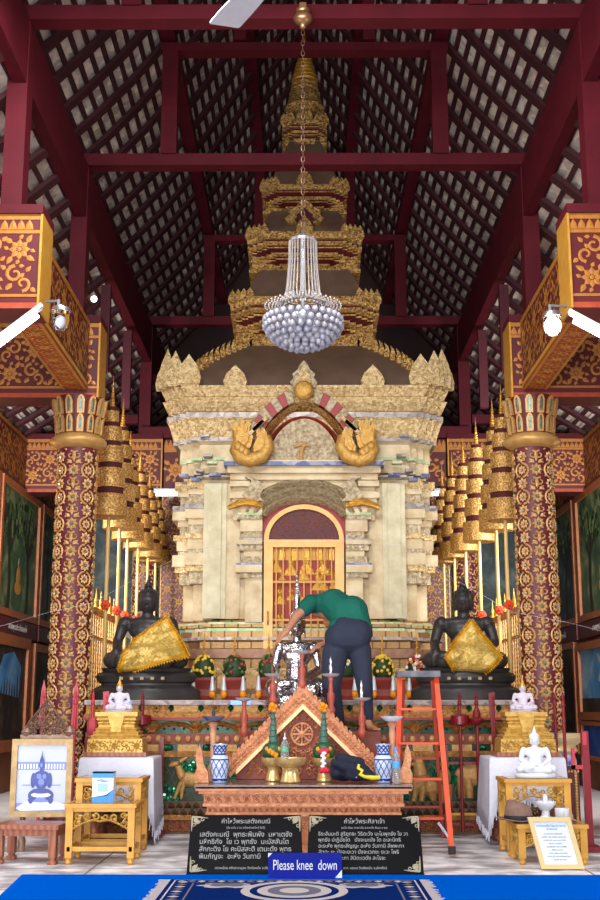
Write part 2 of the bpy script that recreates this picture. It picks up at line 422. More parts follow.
for s, side in ((-1, 'left'), (1, 'right')):
    for Y, w in ((Y1, 'nearest, above the lit tube'), (Y2, 'resting on the front gilt column'), (Y3, 'at the back, behind the parasols')):
        x0, x1 = (-XW, -2.24) if s < 0 else (2.24, XW)
        painted_box('painted_beam', x0, x1, Y-.2, Y+.2, ZB0, ZB1, f'maroon cross beam stencilled with gold flowers on the {side}, {w}', -s, .27)
    # longitudinal beams: inner face with gilt scrolls, orange soffit
    for (ya, yb, w) in ((Y1+.24, Y2-.24, 'in front of the shrine'),):
        xa, xb = sorted((s*2.34, s*2.6))
        t = thing('painted_girder', (s*2.47, (ya+yb)/2, ZB0), f'gold stencilled lengthwise beam {w} on the {side}', 'beam')
        b = MB(); b.box(xa, xb, ya, yb, ZB0+.1, ZB1); b.build('core', 'maroon', t)
        b = MB(); L = yb-ya
        o = Orn(b, flat_map((s*2.34-s*.002, ya, ZB0), (0,1,0), (0,0,1), (-s,0,0)))
        o.strip(0, .1, L, .15, 1); o.strip(0, .78, L, .84, 0); o.vine(0, .17, L, .77, .32, 0)
        b.build('gilt_stencil', ['goldor', 'goldyl'], t)
        b = MB(); b.box(xa, xb, ya, yb, ZB0+.08, ZB0+.1); b.mat(1)
        o = Orn(b, flat_map((s*2.47, ya, ZB0+.078), (1,0,0), (0,1,0), (0,0,-1)))
        b.mat(1); o.strip(-.13, 0, -.1, L, 1); o.strip(.1, 0, .13, L, 1); o.vine(-.09, 0, .09, L, .2, 1)
        b.build('soffit', ['orange', 'goldyl'], t)
    # wall frieze
    t = thing('wall_frieze', (s*XW, 18, ZB0), f'gold and maroon floral frieze along the top of the {side} wall', 'frieze')
    b = MB(); b.box(*sorted((s*(XW-.06), s*XW)), 14, YB, ZB0, ZB1); b.build('panel', 'maroon', t)
    b = MB(); o = Orn(b, flat_map((s*(XW-.062), 14, ZB0), (0,1,0), (0,0,1), (-s,0,0)))
    o.strip(0, 0, 8, .05, 1); o.strip(0, .78, 8, .84, 0); o.vine(0, .08, 8, .76, .34, 0); b.build('gilt_stencil', ['goldor','orange'], t)
# transverse frieze across the nave at the back of the shrine
t = thing('back_girder', (0, Y3, ZB0), 'gold stencilled maroon beam crossing the hall behind the shrine', 'beam')
b = MB(); b.box(-2.2, 2.2, Y3-.15, Y3+.15, ZB0, ZB1); b.build('core', 'maroon', t)
b = MB(); o = Orn(b, flat_map((-2.2, Y3-.154, ZB0), (1,0,0), (0,0,1), (0,-1,0)))
o.strip(0, 0, 4.4, .06, 0); o.vine(0, .1, 4.4, .62, .36, 0); o.strip(0, .64, 4.4, .73, 0); o.teeth(0, .73, 4.4, .84, 70, 0)
b.build('gilt_stencil', ['goldor'], t)
sbox('back_tie', 'beam', -2.6, 2.6, Y3-.2, Y3+.2, ZB1+.02, ZB1+.2)

# ------------------------------------------------------------------ columns
CX, CR, CY = 2.46, .208, 12.72
zcap = zat(395, 12.5)
zring = zat(443, 12.5)
def column(s, label):
    x = s*CX
    t = thing('gilt_column', (x, CY, 0), label, 'column')
    b = MB(); b.lathe([(CR+.03,0),(CR+.03,.1),(CR,.1),(CR-.012,zring)], (x,CY,0), 40); b.build('shaft', 'purple', t, smooth=40)
    b = MB()
    o = Orn(b, lambda u, v, h: Vector((x+(CR+.002+h)*math.cos(u/CR), CY+(CR+.002+h)*math.sin(u/CR), v)))
    n = 8; du = 2*PI*CR/n; dv = .145; rows = int((zring-.12)/dv)
    for j in range(rows):
        v = .14+dv*(j+.5)
        for i in range(n):
            u = du*i
            g = 1+((i*7+j*3) % 3)
            if (i+j) % 2 == 0:
                o.flower(u, v, du*.42, 8, .018, 0, g)
            else:
                b.mat(0)
                if j % 2 == 0:
                    o.flower(u, v, du*.34, 8, .014, 0, g)
                    for d in (-1, 1):
                        pts = [(u+d*du*.46*math.cos(a), v+dv*.52*math.sin(a)) for a in [math.radians(-80+160*k/9) for k in range(10)]]
                        o.ribbon(pts, du*.14, .014)
                else:
                    for d in (-1, 1):
                        o.spiral(u+d*du*.22, v+dv*.1, du*.28, PI/2, d, 1.1, du*.12, .012); o.leaf(u+d*du*.12, v-dv*.5, dv*.5, PI/2-d*.9, .5)
                    o.leaf(u, v-dv*.1, dv*.5, PI/2, .5); o.leaf(u, v+dv*.1, dv*.5, -PI/2, .5)
                for d in (-1, 1):
                    o.leaf(u+d*du*.5, v+dv*.5, du*.25, PI/2*(1-d)+.5*d, .5, .01)
    b.build('gilt_ornament', ['goldcol', 'teal', 'gemb', 'gemw'], t)
    b = MB(); pr = [(CR, zring-.03),(CR+.05,zring),(CR+.095,zring+.03),(CR+.1,zring+.06),(CR+.06,zring+.1),(CR+.03,zring+.12),(CR,zring+.13)]
    b.lathe(pr, (x,CY,0), 40); b.build('ring', mat('pale gold ring', (208,166,100), .4, .3, col2=(184,138,76), scale=14), t, smooth=60)
    b = MB(); H = zcap-zring-.12
    rr = lambda v: CR+.015+.06*(v/H)**1.5
    b.lathe([(rr(H*k/6), zring+.12+H*k/6) for k in range(7)], (x,CY,0), 32); b.mat(1)
    for row in range(2):
        n = 14
        for i in range(n):
            u = 2*PI*i/n; 
            def f(a, v, h, u=u): 
                r = rr(v)+h; return Vector((x+r*math.cos(u+a), CY+r*math.sin(u+a), zring+.12+v))
            oo = Orn(b, f); w = PI/n*.62; v0 = H*.02 if row == 0 else H*.5; v1 = H*.5 if row == 0 else H*.98
            hh = v1-v0
            out = [(-w, v0), (w, v0), (w, v0+hh*.7), (w*.6, v1-hh*.08), (0, v1), (-w*.6, v1-hh*.08), (-w, v0+hh*.7)]
            inn = [(a*.42, v0+hh*.1+(v-v0)*.78) for a, v in out]
            vs = [f(a, v, .03) for a, v in out]+[f(a, v, .03) for a, v in inn]+[f(a, v, 0) for a, v in out]
            k = len(out)
            b.mat(1).add(vs, [(j, (j+1) % k, k+(j+1) % k, k+j) for j in range(k)] + [(j, (j+1) % k, 2*k+(j+1) % k, 2*k+j) for j in range(k)])
            b.mat(2).add([f(a, v, .015) for a, v in inn], [tuple(range(k))])
    b.build('lotus_capital', ['maroon', 'goldcol', 'capg'], t)
    return t
column(-1, 'gilt floral plum column left of the shrine, with a lotus petal capital')
column(1, 'gilt floral plum column right of the shrine, with a lotus petal capital')
for s, side in ((-1,'left'),(1,'right')):
    t = thing('rear_column', (s*CX, Y3, 0), f'plain maroon rear column hidden behind the {side} parasols', 'column')
    b = MB(); b.lathe([(.2,0),(.2,ZB0)], (s*CX,Y3,0), 24); b.build('shaft', 'purple', t, smooth=40)
    b = MB(); o = Orn(b, lambda u, v, h: Vector((s*CX+(.202+h)*math.cos(u/.2), Y3+(.202+h)*math.sin(u/.2), v)))
    o.vine(-PI*.2, .2, 0, ZB0-.1, .2, 0); b.build('gilt_ornament', ['goldcol'], t)
# gilt pilasters behind the shrine
for s, side in ((-1,'left'),(1,'right')):
    xx = at(174 if s < 0 else 436, 560, 17.95).x
    t = thing('gilt_pilaster', (xx, 18.05, 1.29), f'square maroon pilaster with gold scrolls just behind the {side} edge of the shrine', 'pilaster')
    b = MB(); b.box(xx-.2, xx+.2, 17.95, 18.18, 1.295, ZB0); b.build('shaft', 'purple', t)
    b = MB(); o = Orn(b, plane_map((xx-.2, 17.948, 1.3), (1,0,0), (0,0,1), (0,-1,0)))
    o.vine(.02, 0, .38, 3.1, .19, 0); o.strip(0,0,.015,3.1,0); o.strip(.385,0,.4,3.1,0); b.build('gilt_ornament', ['goldcol'], t)

# ------------------------------------------------------------------ murals
def mural_mat(name, c1, c2, c3, scale=1.4):
    m = bpy.data.materials.new(name); m.use_nodes = True; n, l = m.node_tree.nodes, m.node_tree.links
    bs = n['Principled BSDF']; bs.inputs['Roughness'].default_value = .55
    tc = n.new('ShaderNodeTexCoord'); nz = n.new('ShaderNodeTexNoise'); nz.inputs['Scale'].default_value = scale; nz.inputs['Detail'].default_value = 9; nz.inputs['Distortion'].default_value = .8
    l.new(tc.outputs['Object'], nz.inputs['Vector'])
    r = n.new('ShaderNodeValToRGB'); e = r.color_ramp.elements
    e[0].position = .3; e[0].color = lin(c1); e[1].position = .72; e[1].color = lin(c3); q = e.new(.52); q.color = lin(c2)
    l.new(nz.outputs['Fac'], r.inputs[0]); l.new(r.outputs[0], bs.inputs['Base Color']); return m
M['forest'] = mural_mat('forest painting', (30,46,36), (74,106,68), (150,160,116), 2.2)
M['forestdk'] = mural_mat('dusk painting', (22,32,34), (54,72,72), (120,128,122), 2.4)
M['skyblue'] = mural_mat('sky painting', (40,104,170), (84,150,200), (170,206,220), 1.2)
M['rockp'] = mural_mat('cave painting', (20,16,14), (50,38,30), (96,78,60), 3)
M['navy'] = mural_mat('deep blue painting', (22,48,116), (32,70,150), (52,98,180), 2)
M['trunkp'] = mat('painted bark', (52,44,34), .6); M['robe'] = mat('painted robe', (206,150,60), .6); M['palep'] = mat('painted pale stone', (176,176,170), .6); M['darkp'] = mat('painted dark leaves', (18,32,22), .6, col2=(40,62,36), scale=14)
M['framebr'] = mat('orange brown painted frame', (176,104,56), .5, col2=(146,80,44), scale=8)
def side_mural(s, ya, yb, za, zb, m, label, frame='framebr', fig='tree', fw=.1):
    x = s*(XW-.01)
    t = thing('mural', (x, (ya+yb)/2, za), label, 'mural')
    b = MB(); b.box(*sorted((x-s*.05, x-s*.02)), ya, yb, za, zb); b.build('painting', m, t)
    b = MB()
    for a in ((ya-fw, ya, za-fw, zb+fw), (yb, yb+fw, za-fw, zb+fw), (ya, yb, za-fw, za), (ya, yb, zb, zb+fw)):
        b.box(*sorted((x-s*.09, x-s*.005)), *a)
    b.build('frame', frame, t)
    pm = plane_map((x-s*.052, ya, za), (0,1,0), (0,0,1), (-s,0,0)); W, H = yb-ya, zb-za
    rnd = random.Random(int(ya*10)+int(za*7)+s)
    if fig == 'tree':
        b = MB(); o = Orn(b, pm)
        for k in range(2):
            u = W*(.25+.5*k); 
            o.ribbon([(u+.05*math.sin(q), H*q/8) for q in range(8)], [.2-.018*q for q in range(8)], .004)
            for d in (-1,1,-.5,.6): o.ribbon([(u, H*.45), (u+d*.2*W*.6, H*.66), (u+d*.3*W*.8, H*.85)], [.07,.05,.02], .003)
        b.build('painted_tree', 'trunkp', t)
        b = MB(); o = Orn(b, pm)
        for k in range(110):
            u, v = rnd.uniform(.1,W-.1), rnd.uniform(H*.58,H*.96); r = rnd.uniform(.04,.1); b.mat(k % 3)
            o.poly([(u+r*math.cos(a*1.05)*rnd.uniform(.6,1), v+.7*r*math.sin(a*1.05)) for a in range(6)], .003)
        M.setdefault('leafp', mat('painted mid leaves', (84,122,70), .6)); M.setdefault('leafp2', mat('painted pale leaves', (126,150,92), .6)); b.build('painted_leaves', ['darkp','leafp','leafp2'], t)
        b = MB(); o = Orn(b, pm)
        o.poly([(W*.5+.22*math.cos(a*PI/5), H*.2+.1*math.sin(a*PI/5)) for a in range(10)], .005); o.poly([(W*.5+.13*math.cos(a*PI/5), H*.3+.16*math.sin(a*PI/5)) for a in range(10)], .006)
        b.mat(1); o.poly([(W*.5+.05*math.cos(a*PI/5), H*.42+.07*math.sin(a*PI/5)) for a in range(10)], .007)
        b.build('painted_figure', ['robe', 'palep'], t)
    elif fig == 'cave':
        b = MB(); o = Orn(b, pm)
        o.poly([(W*.2, H*.5),(W*.8,H*.45),(W*.85,H*.8),(W*.6,H*.95),(W*.3,H*.9),(W*.15,H*.7)], .003); b.build('painted_sky', 'skyblue', t)
        b = MB(); o = Orn(b, pm)
        for k in range(7): u = W*(.25+.08*k); h = H*rnd.uniform(.45,.7); o.poly([(u,H*.1),(u+.1,H*.1),(u+.08,h),(u+.04,h+.15),(u,h)], .005)
        b.build('painted_spires', 'rockp', t)
    elif fig == 'angel':
        b = MB(); o = Orn(b, pm)
        o.poly([(W*.3,H*.45),(W*.5,H*.4),(W*.62,H*.5),(W*.55,H*.7),(W*.4,H*.66)], .004)
        o.ribbon([(W*.5,H*.66),(W*.56,H*.8),(W*.62,H*.92)], [.12,.1,.02], .004); b.build('painted_figure', 'palep', t)
        b = MB(); o = Orn(b, pm); o.strip(0,0,W,H*.22,0,.002); b.build('painted_ground', 'rockp', t)
    return t
zt, zl = 4.4, 2.62
for s, side in ((-1,'left'),(1,'right')):
    yy = [(14.3,16.6),(16.95,19.3),(19.65,21.9)] if s < 0 else [(13.8,15.9),(16.2,18.9),(19.3,21.9)]
    names = ['nearest', 'middle', 'farthest']
    for k, (ya, yb) in enumerate(yy):
        side_mural(s, ya, yb, zl, zt, M['forest' if k < 2 else 'forestdk'], f'forest mural high on the {side} wall, {names[k]} of its row under the frieze')
        t = thing('caption_sign', (s*(XW-.02), (ya+yb)/2, zl-.32), f'maroon caption board with pale lettering under the {names[k]} {side} forest mural', 'board')
        b = MB(); b.box(*sorted((s*(XW-.1), s*(XW-.01))), ya-.1, yb+.1, zl-.36, zl-.12); b.build('panel', 'maroon', t)
        r = (PI/2, 0, PI/2) if s < 0 else (PI/2, 0, -PI/2)
        text('ภาพพุทธประวัติตอนที่%d' % (k+3), .13, (s*(XW-.102), (ya+yb)/2, zl-.24), __import__('mathutils').Euler(r), 'palep', t, 'lettering')
side_mural(-1, 16.9, 18.9, .75, 2.1, M['rockp'], 'dark cave mural with a blue opening low on the left wall', fig='cave', fw=.16)
side_mural(-1, 19.5, 21.7, .75, 2.1, M['forestdk'], 'dim mural low on the left wall beside the gilt column', fig='none', fw=.12)
side_mural(1, 16.3, 19.2, 1.15, 2.08, M['skyblue'], 'blue sky mural with a pale flying figure low on the right wall', fig='angel', fw=.12)
side_mural(1, 16.3, 19.2, .5, .95, M['navy'], 'deep blue painted dado panel low on the right wall', fig='none', fw=.06)
side_mural(1, 19.6, 21.8, .6, 2.15, M['rockp'], 'brown rock mural low on the right wall behind the column', fig='none', fw=.1)
for s, side in ((-1,'left'),(1,'right')):
    t = thing('mural', (s*3, YB, 2.4), f'dark forest mural on the back wall behind the {side} parasols', 'mural')
    b = MB(); b.box(*sorted((s*1.7, s*4.2)), YB-.06, YB-.02, 2.2, 4.6); b.build('painting', 'forestdk', t)
    b = MB(); b.box(*sorted((s*1.6, s*4.3)), YB-.1, YB-.02, 2.05, 2.2); b.box(*sorted((s*1.6, s*4.3)), YB-.1, YB-.02, 4.6, 4.7); b.build('frame', 'framebr', t)
    b = MB(); o = Orn(b, plane_map((s*2.9, YB-.062, 2.3), (1,0,0), (0,0,1), (0,-1,0)))
    o.poly([(.4*math.cos(a*PI/6), .3+.25*math.sin(a*PI/6)) for a in range(12)], .004); o.poly([(.2*math.cos(a*PI/6), .8+.5*math.sin(a*PI/6)) for a in range(12)], .005)
    b.build('painted_figure', 'palep', t)
# ================================================================== the shrine
SC = 15.7                        # centre of the shrine along the hall
ZT = 1.29                        # terrace top
def half(px, py, K):
    a = 1.5
    for _ in range(12): a = px*mpp(py, SC-a+K)
    return a
def zfront(py, a): return zat(py, SC-a)
def redent(a, K, n):
    """plan of a square with stepped corners, counter-clockwise"""
    d = K/n; q = [(a, 0)]
    e = [(a, a-K)]
    for i in range(n):
        e.append((a-d*(i+1), a-K+d*i)); e.append((a-d*(i+1), a-K+d*(i+1)))
    pts = []
    for r in range(4):
        for x, y in e:
            for _ in range(r): x, y = -y, x
            pts.append((x, y))
    return pts
def stack(mb, rows, K, n, mats=None):
    """rows: (z, a[, material]) outlines from bottom to top"""
    R = [[(x, SC+y, r[0]) for x, y in redent(r[1], K, n)] for r in rows]
    for i in range(len(R)-1):
        mb.mat(rows[i][2] if len(rows[i]) > 2 else 0); mb.loft([R[i], R[i+1]], cap=False)
    m = len(R[0]); mb.add(R[-1], [tuple(range(m))]); mb.add(R[0], [tuple(range(m))[::-1]])
sh = thing('shrine', (0, SC, ZT), 'tall gilded tiered shrine with an arched doorway at the centre of the hall', 'shrine')
# ---- base
K, N = .40, 3
def rows_px(lst, K):
    out = []
    for r in lst:
        a = half(r[1], r[0], K); out.append((zfront(r[0], a) if r[0] < 690 else ZT+.002*(697-r[0]), a) + tuple(r[2:]))
    return out
b = MB()
rows = rows_px([(697,150,0),(690,149,0),(676,141,0),(676,138,1),(668,138,0),(668,136,0),(659,136,4),(658,139,4),(649,139,0),(648,136,0),(642,136,4),(640,138,2),(637,138,0),(637,134,0),(631,133,0),(631,130,3),(628,130,0),(627,132,0),(624,132,0),(624,127,3),(622,127,0),(619,122,0)], K)
stack(b, rows, K, N); b.build('base', ['brickgold','mosaicpale','mirror','mirgreen',mat('brown glazed moulding', (150,104,72), .35, .2, col2=(112,74,50), scale=14)], sh)
# ---- body
b = MB()
aw = half(122, 600, K)
zb0, zb1 = rows[-1][0], zfront(470, aw)
stack(b, [(zb0, aw), (zb1, aw)], K, N); b.build('body', 'plaster', sh)
YF = SC-aw                        # front plane of the body
# pilaster slabs on the front
for s in (-1, 1):
    for k, (p0, p1, out, top, m) in enumerate(((203,226,.06,484,'plasterg'),(226,240,.03,484,'plaster'))):
        xa = at(p0 if s < 0 else 609-p0, 560, YF-.05).x; xb = at(p1 if s < 0 else 609-p1, 560, YF-.05).x
        x0, x1 = sorted((xa, xb)); b = MB()
        b.box(x0, x1, YF-out, YF+.05, zb0, zat(top, YF)); 
        if k == 0: b.box(x0+.06, x1-.06, YF-out-.03, YF, zb0+.0, zat(top, YF)); 
        b.build('pilaster', m, sh)
    # stacked corner mouldings
    b = MB(); ys = [585,573,567,556,551,541,536,527,521,512,507,497,492,483]
    wd = [.05,.12,.16,.08,.10,.15,.06,.09,.17,.17,.06,.10,.14]
    for i in range(13):
        z0, z1 = zat(ys[i], YF+.3), zat(ys[i+1], YF+.3); e = wd[i]
        b.mat([4,1,0,4,0,1,4,0,0,3,4,0,1][i])  # recessed slabs take the darker stucco, shade put into the colour
        xo = s*(aw+e*.8); xi = s*(aw-.22)
        b.box(*sorted((xi, xo)), SC-aw+K-.06-e*.5, SC-.4, z0, z1+.004)
        xi2 = s*(aw-.38)
        b.box(*sorted((xi2, s*(aw-.12+e*.5))), SC-aw+K*.6-.1-e*.5, SC-aw+K+.1, z0, z1+.004)
    b.build('corner_moulding', ['plaster','mosaicpale','mirgreen','mirror','stucco'], sh)
# ---- porch pillars beside the door
YP = YF-.14
xd0, xd1 = at(262, 600, YP).x, at(346, 600, YP).x
for s in (-1, 1):
    b = MB(); xi = xd0 if s < 0 else xd1
    def slab(y0, y1, w, out, m=0):
        b.mat(m); b.box(*sorted((xi, xi+s*w)), YP-out, YF+.02, zat(y0, YP), zat(y1, YP)+.003)
    slab(622, 578, .20, .0); 
    for (y0, y1, w, out, m) in ((578,573,.26,.05,4),(573,566,.31,.09,0),(566,564,.30,.08,2),(564,557,.25,.05,4),(557,551,.22,.03,0),(551,545,.27,.06,4),(545,541,.30,.09,0),(541,539,.27,.07,1),(539,532,.22,.03,4),(532,520,.26,.05,0),(520,516,.30,.08,4),(516,514,.30,.09,3),(514,505,.26,.06,0)):  # darker stucco under and between projecting slabs imitates their shade
        slab(y0, y1, w, out, m)
    b.build('door_pillar', ['plaster','mirror','mirblue','mirgreen','stucco'], sh)
# ---- door
YD = YP+.02
M['doorgold'] = mat('pale gilt wood', (222,178,112), .4, .2, col2=(204,156,88), scale=9)
zth = ZT+.02; zsp = zat(540, YD); zap = zat(505, YD)
xm = (xd0+xd1)/2; wd2 = (xd1-xd0)/2
b = MB(); b.box(xd0, xd1, YF-.02, YF+.03, zth, zap+.12); b.build('door_backing', 'maroon', sh)
dr = b.build('x', 'maroon', sh) if False else None
b = MB()
fw = .105
b.box(xd0+.02, xd0+.02+fw, YD-.04, YD+.06, zth, zsp); b.box(xd1-.02-fw, xd1-.02, YD-.04, YD+.06, zth, zsp)
b.box(xd0+.02, xd1-.02, YD-.045, YD+.06, zsp-.09, zsp)
R0 = wd2-.02
arc = [(xm+R0*math.cos(PI*k/24), zsp+(zap-zsp)*math.sin(PI*k/24)) for k in range(25)]
arci = [(xm+(R0-.055)*math.cos(PI*k/24), zsp+(zap-zsp-.055)*math.sin(PI*k/24)) for k in range(25)]
b.loft([[(x, YD-.045, z), (x, YD+.05, z), (xi, YD+.05, zi), (xi, YD-.045, zi)] for (x, z), (xi, zi) in zip(arc, arci)])
door = b.build('door_frame', 'doorgold', sh)
b = MB(); b.plate([(x, YD, z) for x, z in arci], .02); b.mat(1)
o = Orn(b, plane_map((xm, YD-.002, zsp), (1,0,0), (0,0,1), (0,-1,0)))
for r in (.3, .55, .78):
    for k in range(int(12*r)+2):
        a = PI*(k+.5)/(int(12*r)+2); o.mb.mat(1); o.spiral(r*R0*math.cos(a), r*(zap-zsp)*math.sin(a), .045, a, 1 if k % 2 else -1, 1, .014, .006)
b.build('fanlight', ['maroon', mat('dull gilt tracery', (122,74,60), .5)], door)
# grille
gx0, gx1 = xd0+.02+fw, xd1-.02-fw
b = MB()
for k in range(9):
    x = gx0+(gx1-gx0)*(k+.5)/9; b.box(x-.007, x+.007, YD-.02, YD+.005, zth, zsp-.09)
for z in (zat(582, YD), zat(620, YD), zat(660, YD)): b.box(gx0, gx1, YD-.015, YD+.0, z-.012, z+.012)
b.build('grille', mat('bronze bars', (176,128,66), .4, .4), door)
b = MB(); 
for s in (-1, 1):
    x = xm+s*(wd2-.07); b.tube([(x, YD-.05, zat(612, YD)), (x, YD-.09, zat(615, YD)), (x, YD-.09, zat(622, YD)), (x, YD-.05, zat(625, YD))], .01)
    b.build('door_handle', 'gold', door); b = MB()
# interior niche: red back, gold valance, gilt images
YI = YF+.0
M['redback'] = mat('red painted niche', (168,44,30), .5, col2=(140,32,24), scale=5)
b = MB(); b.box(gx0, gx1, YD+.045, YD+.055, zth, zsp-.09); b.build('niche_back', 'redback', door)
b = MB()
for k in range(10):
    x = gx0+(gx1-gx0)*k/10; b.mat(k % 2); b.box(x, x+(gx1-gx0)/10*.9, YD+.028-.006*(k % 2), YD+.046, zat(560, YD), zat(547, YD))
b.build('gold_valance', ['goldyl', 'gold'], door)
b = MB(); o = Orn(b, plane_map((0, YD+.044, 0), (1,0,0), (0,0,1), (0,-1,0)))
def gilt_fig(cx, cy, w, h):
    x = at(cx, cy, YD).x; z = zat(cy, YD); w *= .0117; h *= .0117
    o.poly([(x-w/2, z), (x+w/2, z), (x+w*.4, z+h*.2), (x+w*.2, z+h*.3), (x+w*.25, z+h*.6), (x+w*.1, z+h*.7), (x, z+h), (x-w*.1, z+h*.7), (x-w*.25, z+h*.6), (x-w*.2, z+h*.3), (x-w*.4, z+h*.2)], .02)
for a in ((276,572,14,24),(291,575,14,26),(307,574,16,26),(323,574,16,24),(334,590,10,26),(280,604,12,22),(280,628,12,20),(304,580,12,22),(320,590,18,24),(322,612,20,22),(291,600,10,16),(282,580,8,12),(332,600,8,20),(300,610,14,20),(330,575,8,10)): gilt_fig(*a)
b.build('gilt_image', 'gold', door)
# ---- lower arched hood over the door
b = MB()
def arch_rib(cx, zc, rx, rz, th, y0, y1, a0=0, a1=PI, n=28, pointed=0):
    rings = []
    for k in range(n+1):
        a = a0+(a1-a0)*k/n; pz = pointed*max(0, math.cos(2*(a-PI/2)))**3 if pointed else 0
        c, s_ = math.cos(a), math.sin(a)
        o1 = (cx+(rx+th)*c, zc+(rz+th+pz)*s_); i1 = (cx+rx*c, zc+(rz+pz*.6)*s_); mid = ((o1[0]+i1[0])/2, (o1[1]+i1[1])/2)
        rings.append([(o1[0], y1, o1[1]), (o1[0], (y0+y1)/2, o1[1]), (mid[0], y0, mid[1]), (i1[0], (y0+y1)/2, i1[1]), (i1[0], y1, i1[1])])
    b.loft(rings)
zc = zat(517, YP); 
for k, (rx, rz, th) in enumerate(((.45,.225,.10),(.545,.32,.11),(.65,.43,.09))):
    arch_rib(xm, zc-.06, rx, rz, th, YP-.10-.02*(2-k), YP+.1, math.radians(14), math.radians(166))
b.build('hood_arch', 'stucco', sh, smooth=40)
b = MB(); b.plate([(xm+wd2*1.0*c, YD+.01, zz) for c, zz in [(-1, zsp-.1),(-1, zap-.1),(-.8,zap+.07),(-.4,zap+.15),(0,zap+.17),(.4,zap+.15),(.8,zap+.07),(1, zap-.1),(1,zsp-.1)]], .02)
b.build('door_surround', 'red', sh)
for s in (-1, 1):     # curled fins at both ends of the hood
    b = MB(); cx = at(256 if s < 0 else 350, 490, YP).x; cz = zat(490, YP)
    pts = []
    for (u, v) in ((-9,-12),(9,-13),(4,-8),(8,0),(4,7),(-6,13),(-11,12),(-4,8),(-8,0),(-13,-6)): pts.append((cx-s*u*.0118, YP-.12, cz+v*.0118))
    b.plate(pts, .1); b.build('hood_fin', 'stucco', sh)
    b = MB(); q = [at((228+k*5) if s < 0 else (380-k*5), 508-6*math.sin(k/7*PI*.9), YP-.1) for k in range(8)]
    b.tube(q, [.03,.035,.04,.045,.05,.05,.04,.02], 8); b.build('hood_scroll', 'gold', sh)
    b = MB(); x0, x1 = sorted((at(230 if s < 0 else 379, 500, YP).x, at(250 if s < 0 else 358, 500, YP).x))
    b.box(x0, x1, YP-.08, YF, zat(499, YP), zat(493, YP)); b.box(x0+.03, x1-.03, YP-.04, YF, zat(505, YP), zat(499, YP)); b.box(x0, x1+.0, YP-.06, YF, zat(487, YP), zat(481.5, YP))
    b.build('hood_bracket', 'plaster', sh)
# ---- porch cornice with blue mirror edge
b = MB(); x0, x1 = at(225, 485, YP).x, at(383, 485, YP).x
b.box(x0+.1, x1-.1, YP+.04, YF+.02, zat(520, YP), zat(478, YP)); b.box(x0+.06, x1-.06, YP-.02, YF, zat(480, YP), zat(474, YP)); b.box(x0+.03, x1-.03, YP-.08, YF, zat(474, YP), zat(467.5, YP)); b.mat(1); b.box(x0-.01, x1+.01, YP-.14, YF, zat(467.5, YP), zat(463.5, YP))
b.mat(0).box(x0, x1, YP-.13, YF, zat(463.5, YP), zat(462, YP))
b.build('porch_cornice', ['plaster', 'mirblue'], sh)
# ---- upper pediment
YQ = YP-.06
zq = zat(481, YQ)-.0; zq = zat(462, YQ)
b = MB(); rx, rz = 35*mpp(440,YQ), 43*mpp(440,YQ)
b.plate([(xm+rx*math.cos(PI*k/24), YQ, zq+rz*math.sin(PI*k/24)) for k in range(25)], .3); b.build('tympanum', 'stucco', sh)
b = MB(); b.tube([(xm-.03, YQ-.02, zq+.0), (xm-.03, YQ-.03, zq+.14), (xm+.02, YQ-.04, zq+.22)], [.02,.025,.01]); b.tube([(xm-.12, YQ-.02, zq+.18), (xm-.03, YQ-.03, zq+.22), (xm+.08, YQ-.02, zq+.19)], [.01,.03,.01])
b.build('tympanum_figure', 'goldcol', sh)
b = MB(); arch_rib(xm, zq, rx, rz, .07, YQ-.05, YQ+.2); b.build('red_arch', 'red', sh, smooth=40)
M['nagag'] = mat('pale naga gold', (216,172,92), .4, .35, col2=(180,130,56), scale=26, bump=.4, bscale=60)
b = MB(); arch_rib(xm, zq+.03, rx+.06, rz+.05, .10, YQ-.16, YQ+.2, math.radians(16), math.radians(164), pointed=.06); b.build('naga_body_arch', 'mosaic', sh, smooth=40)
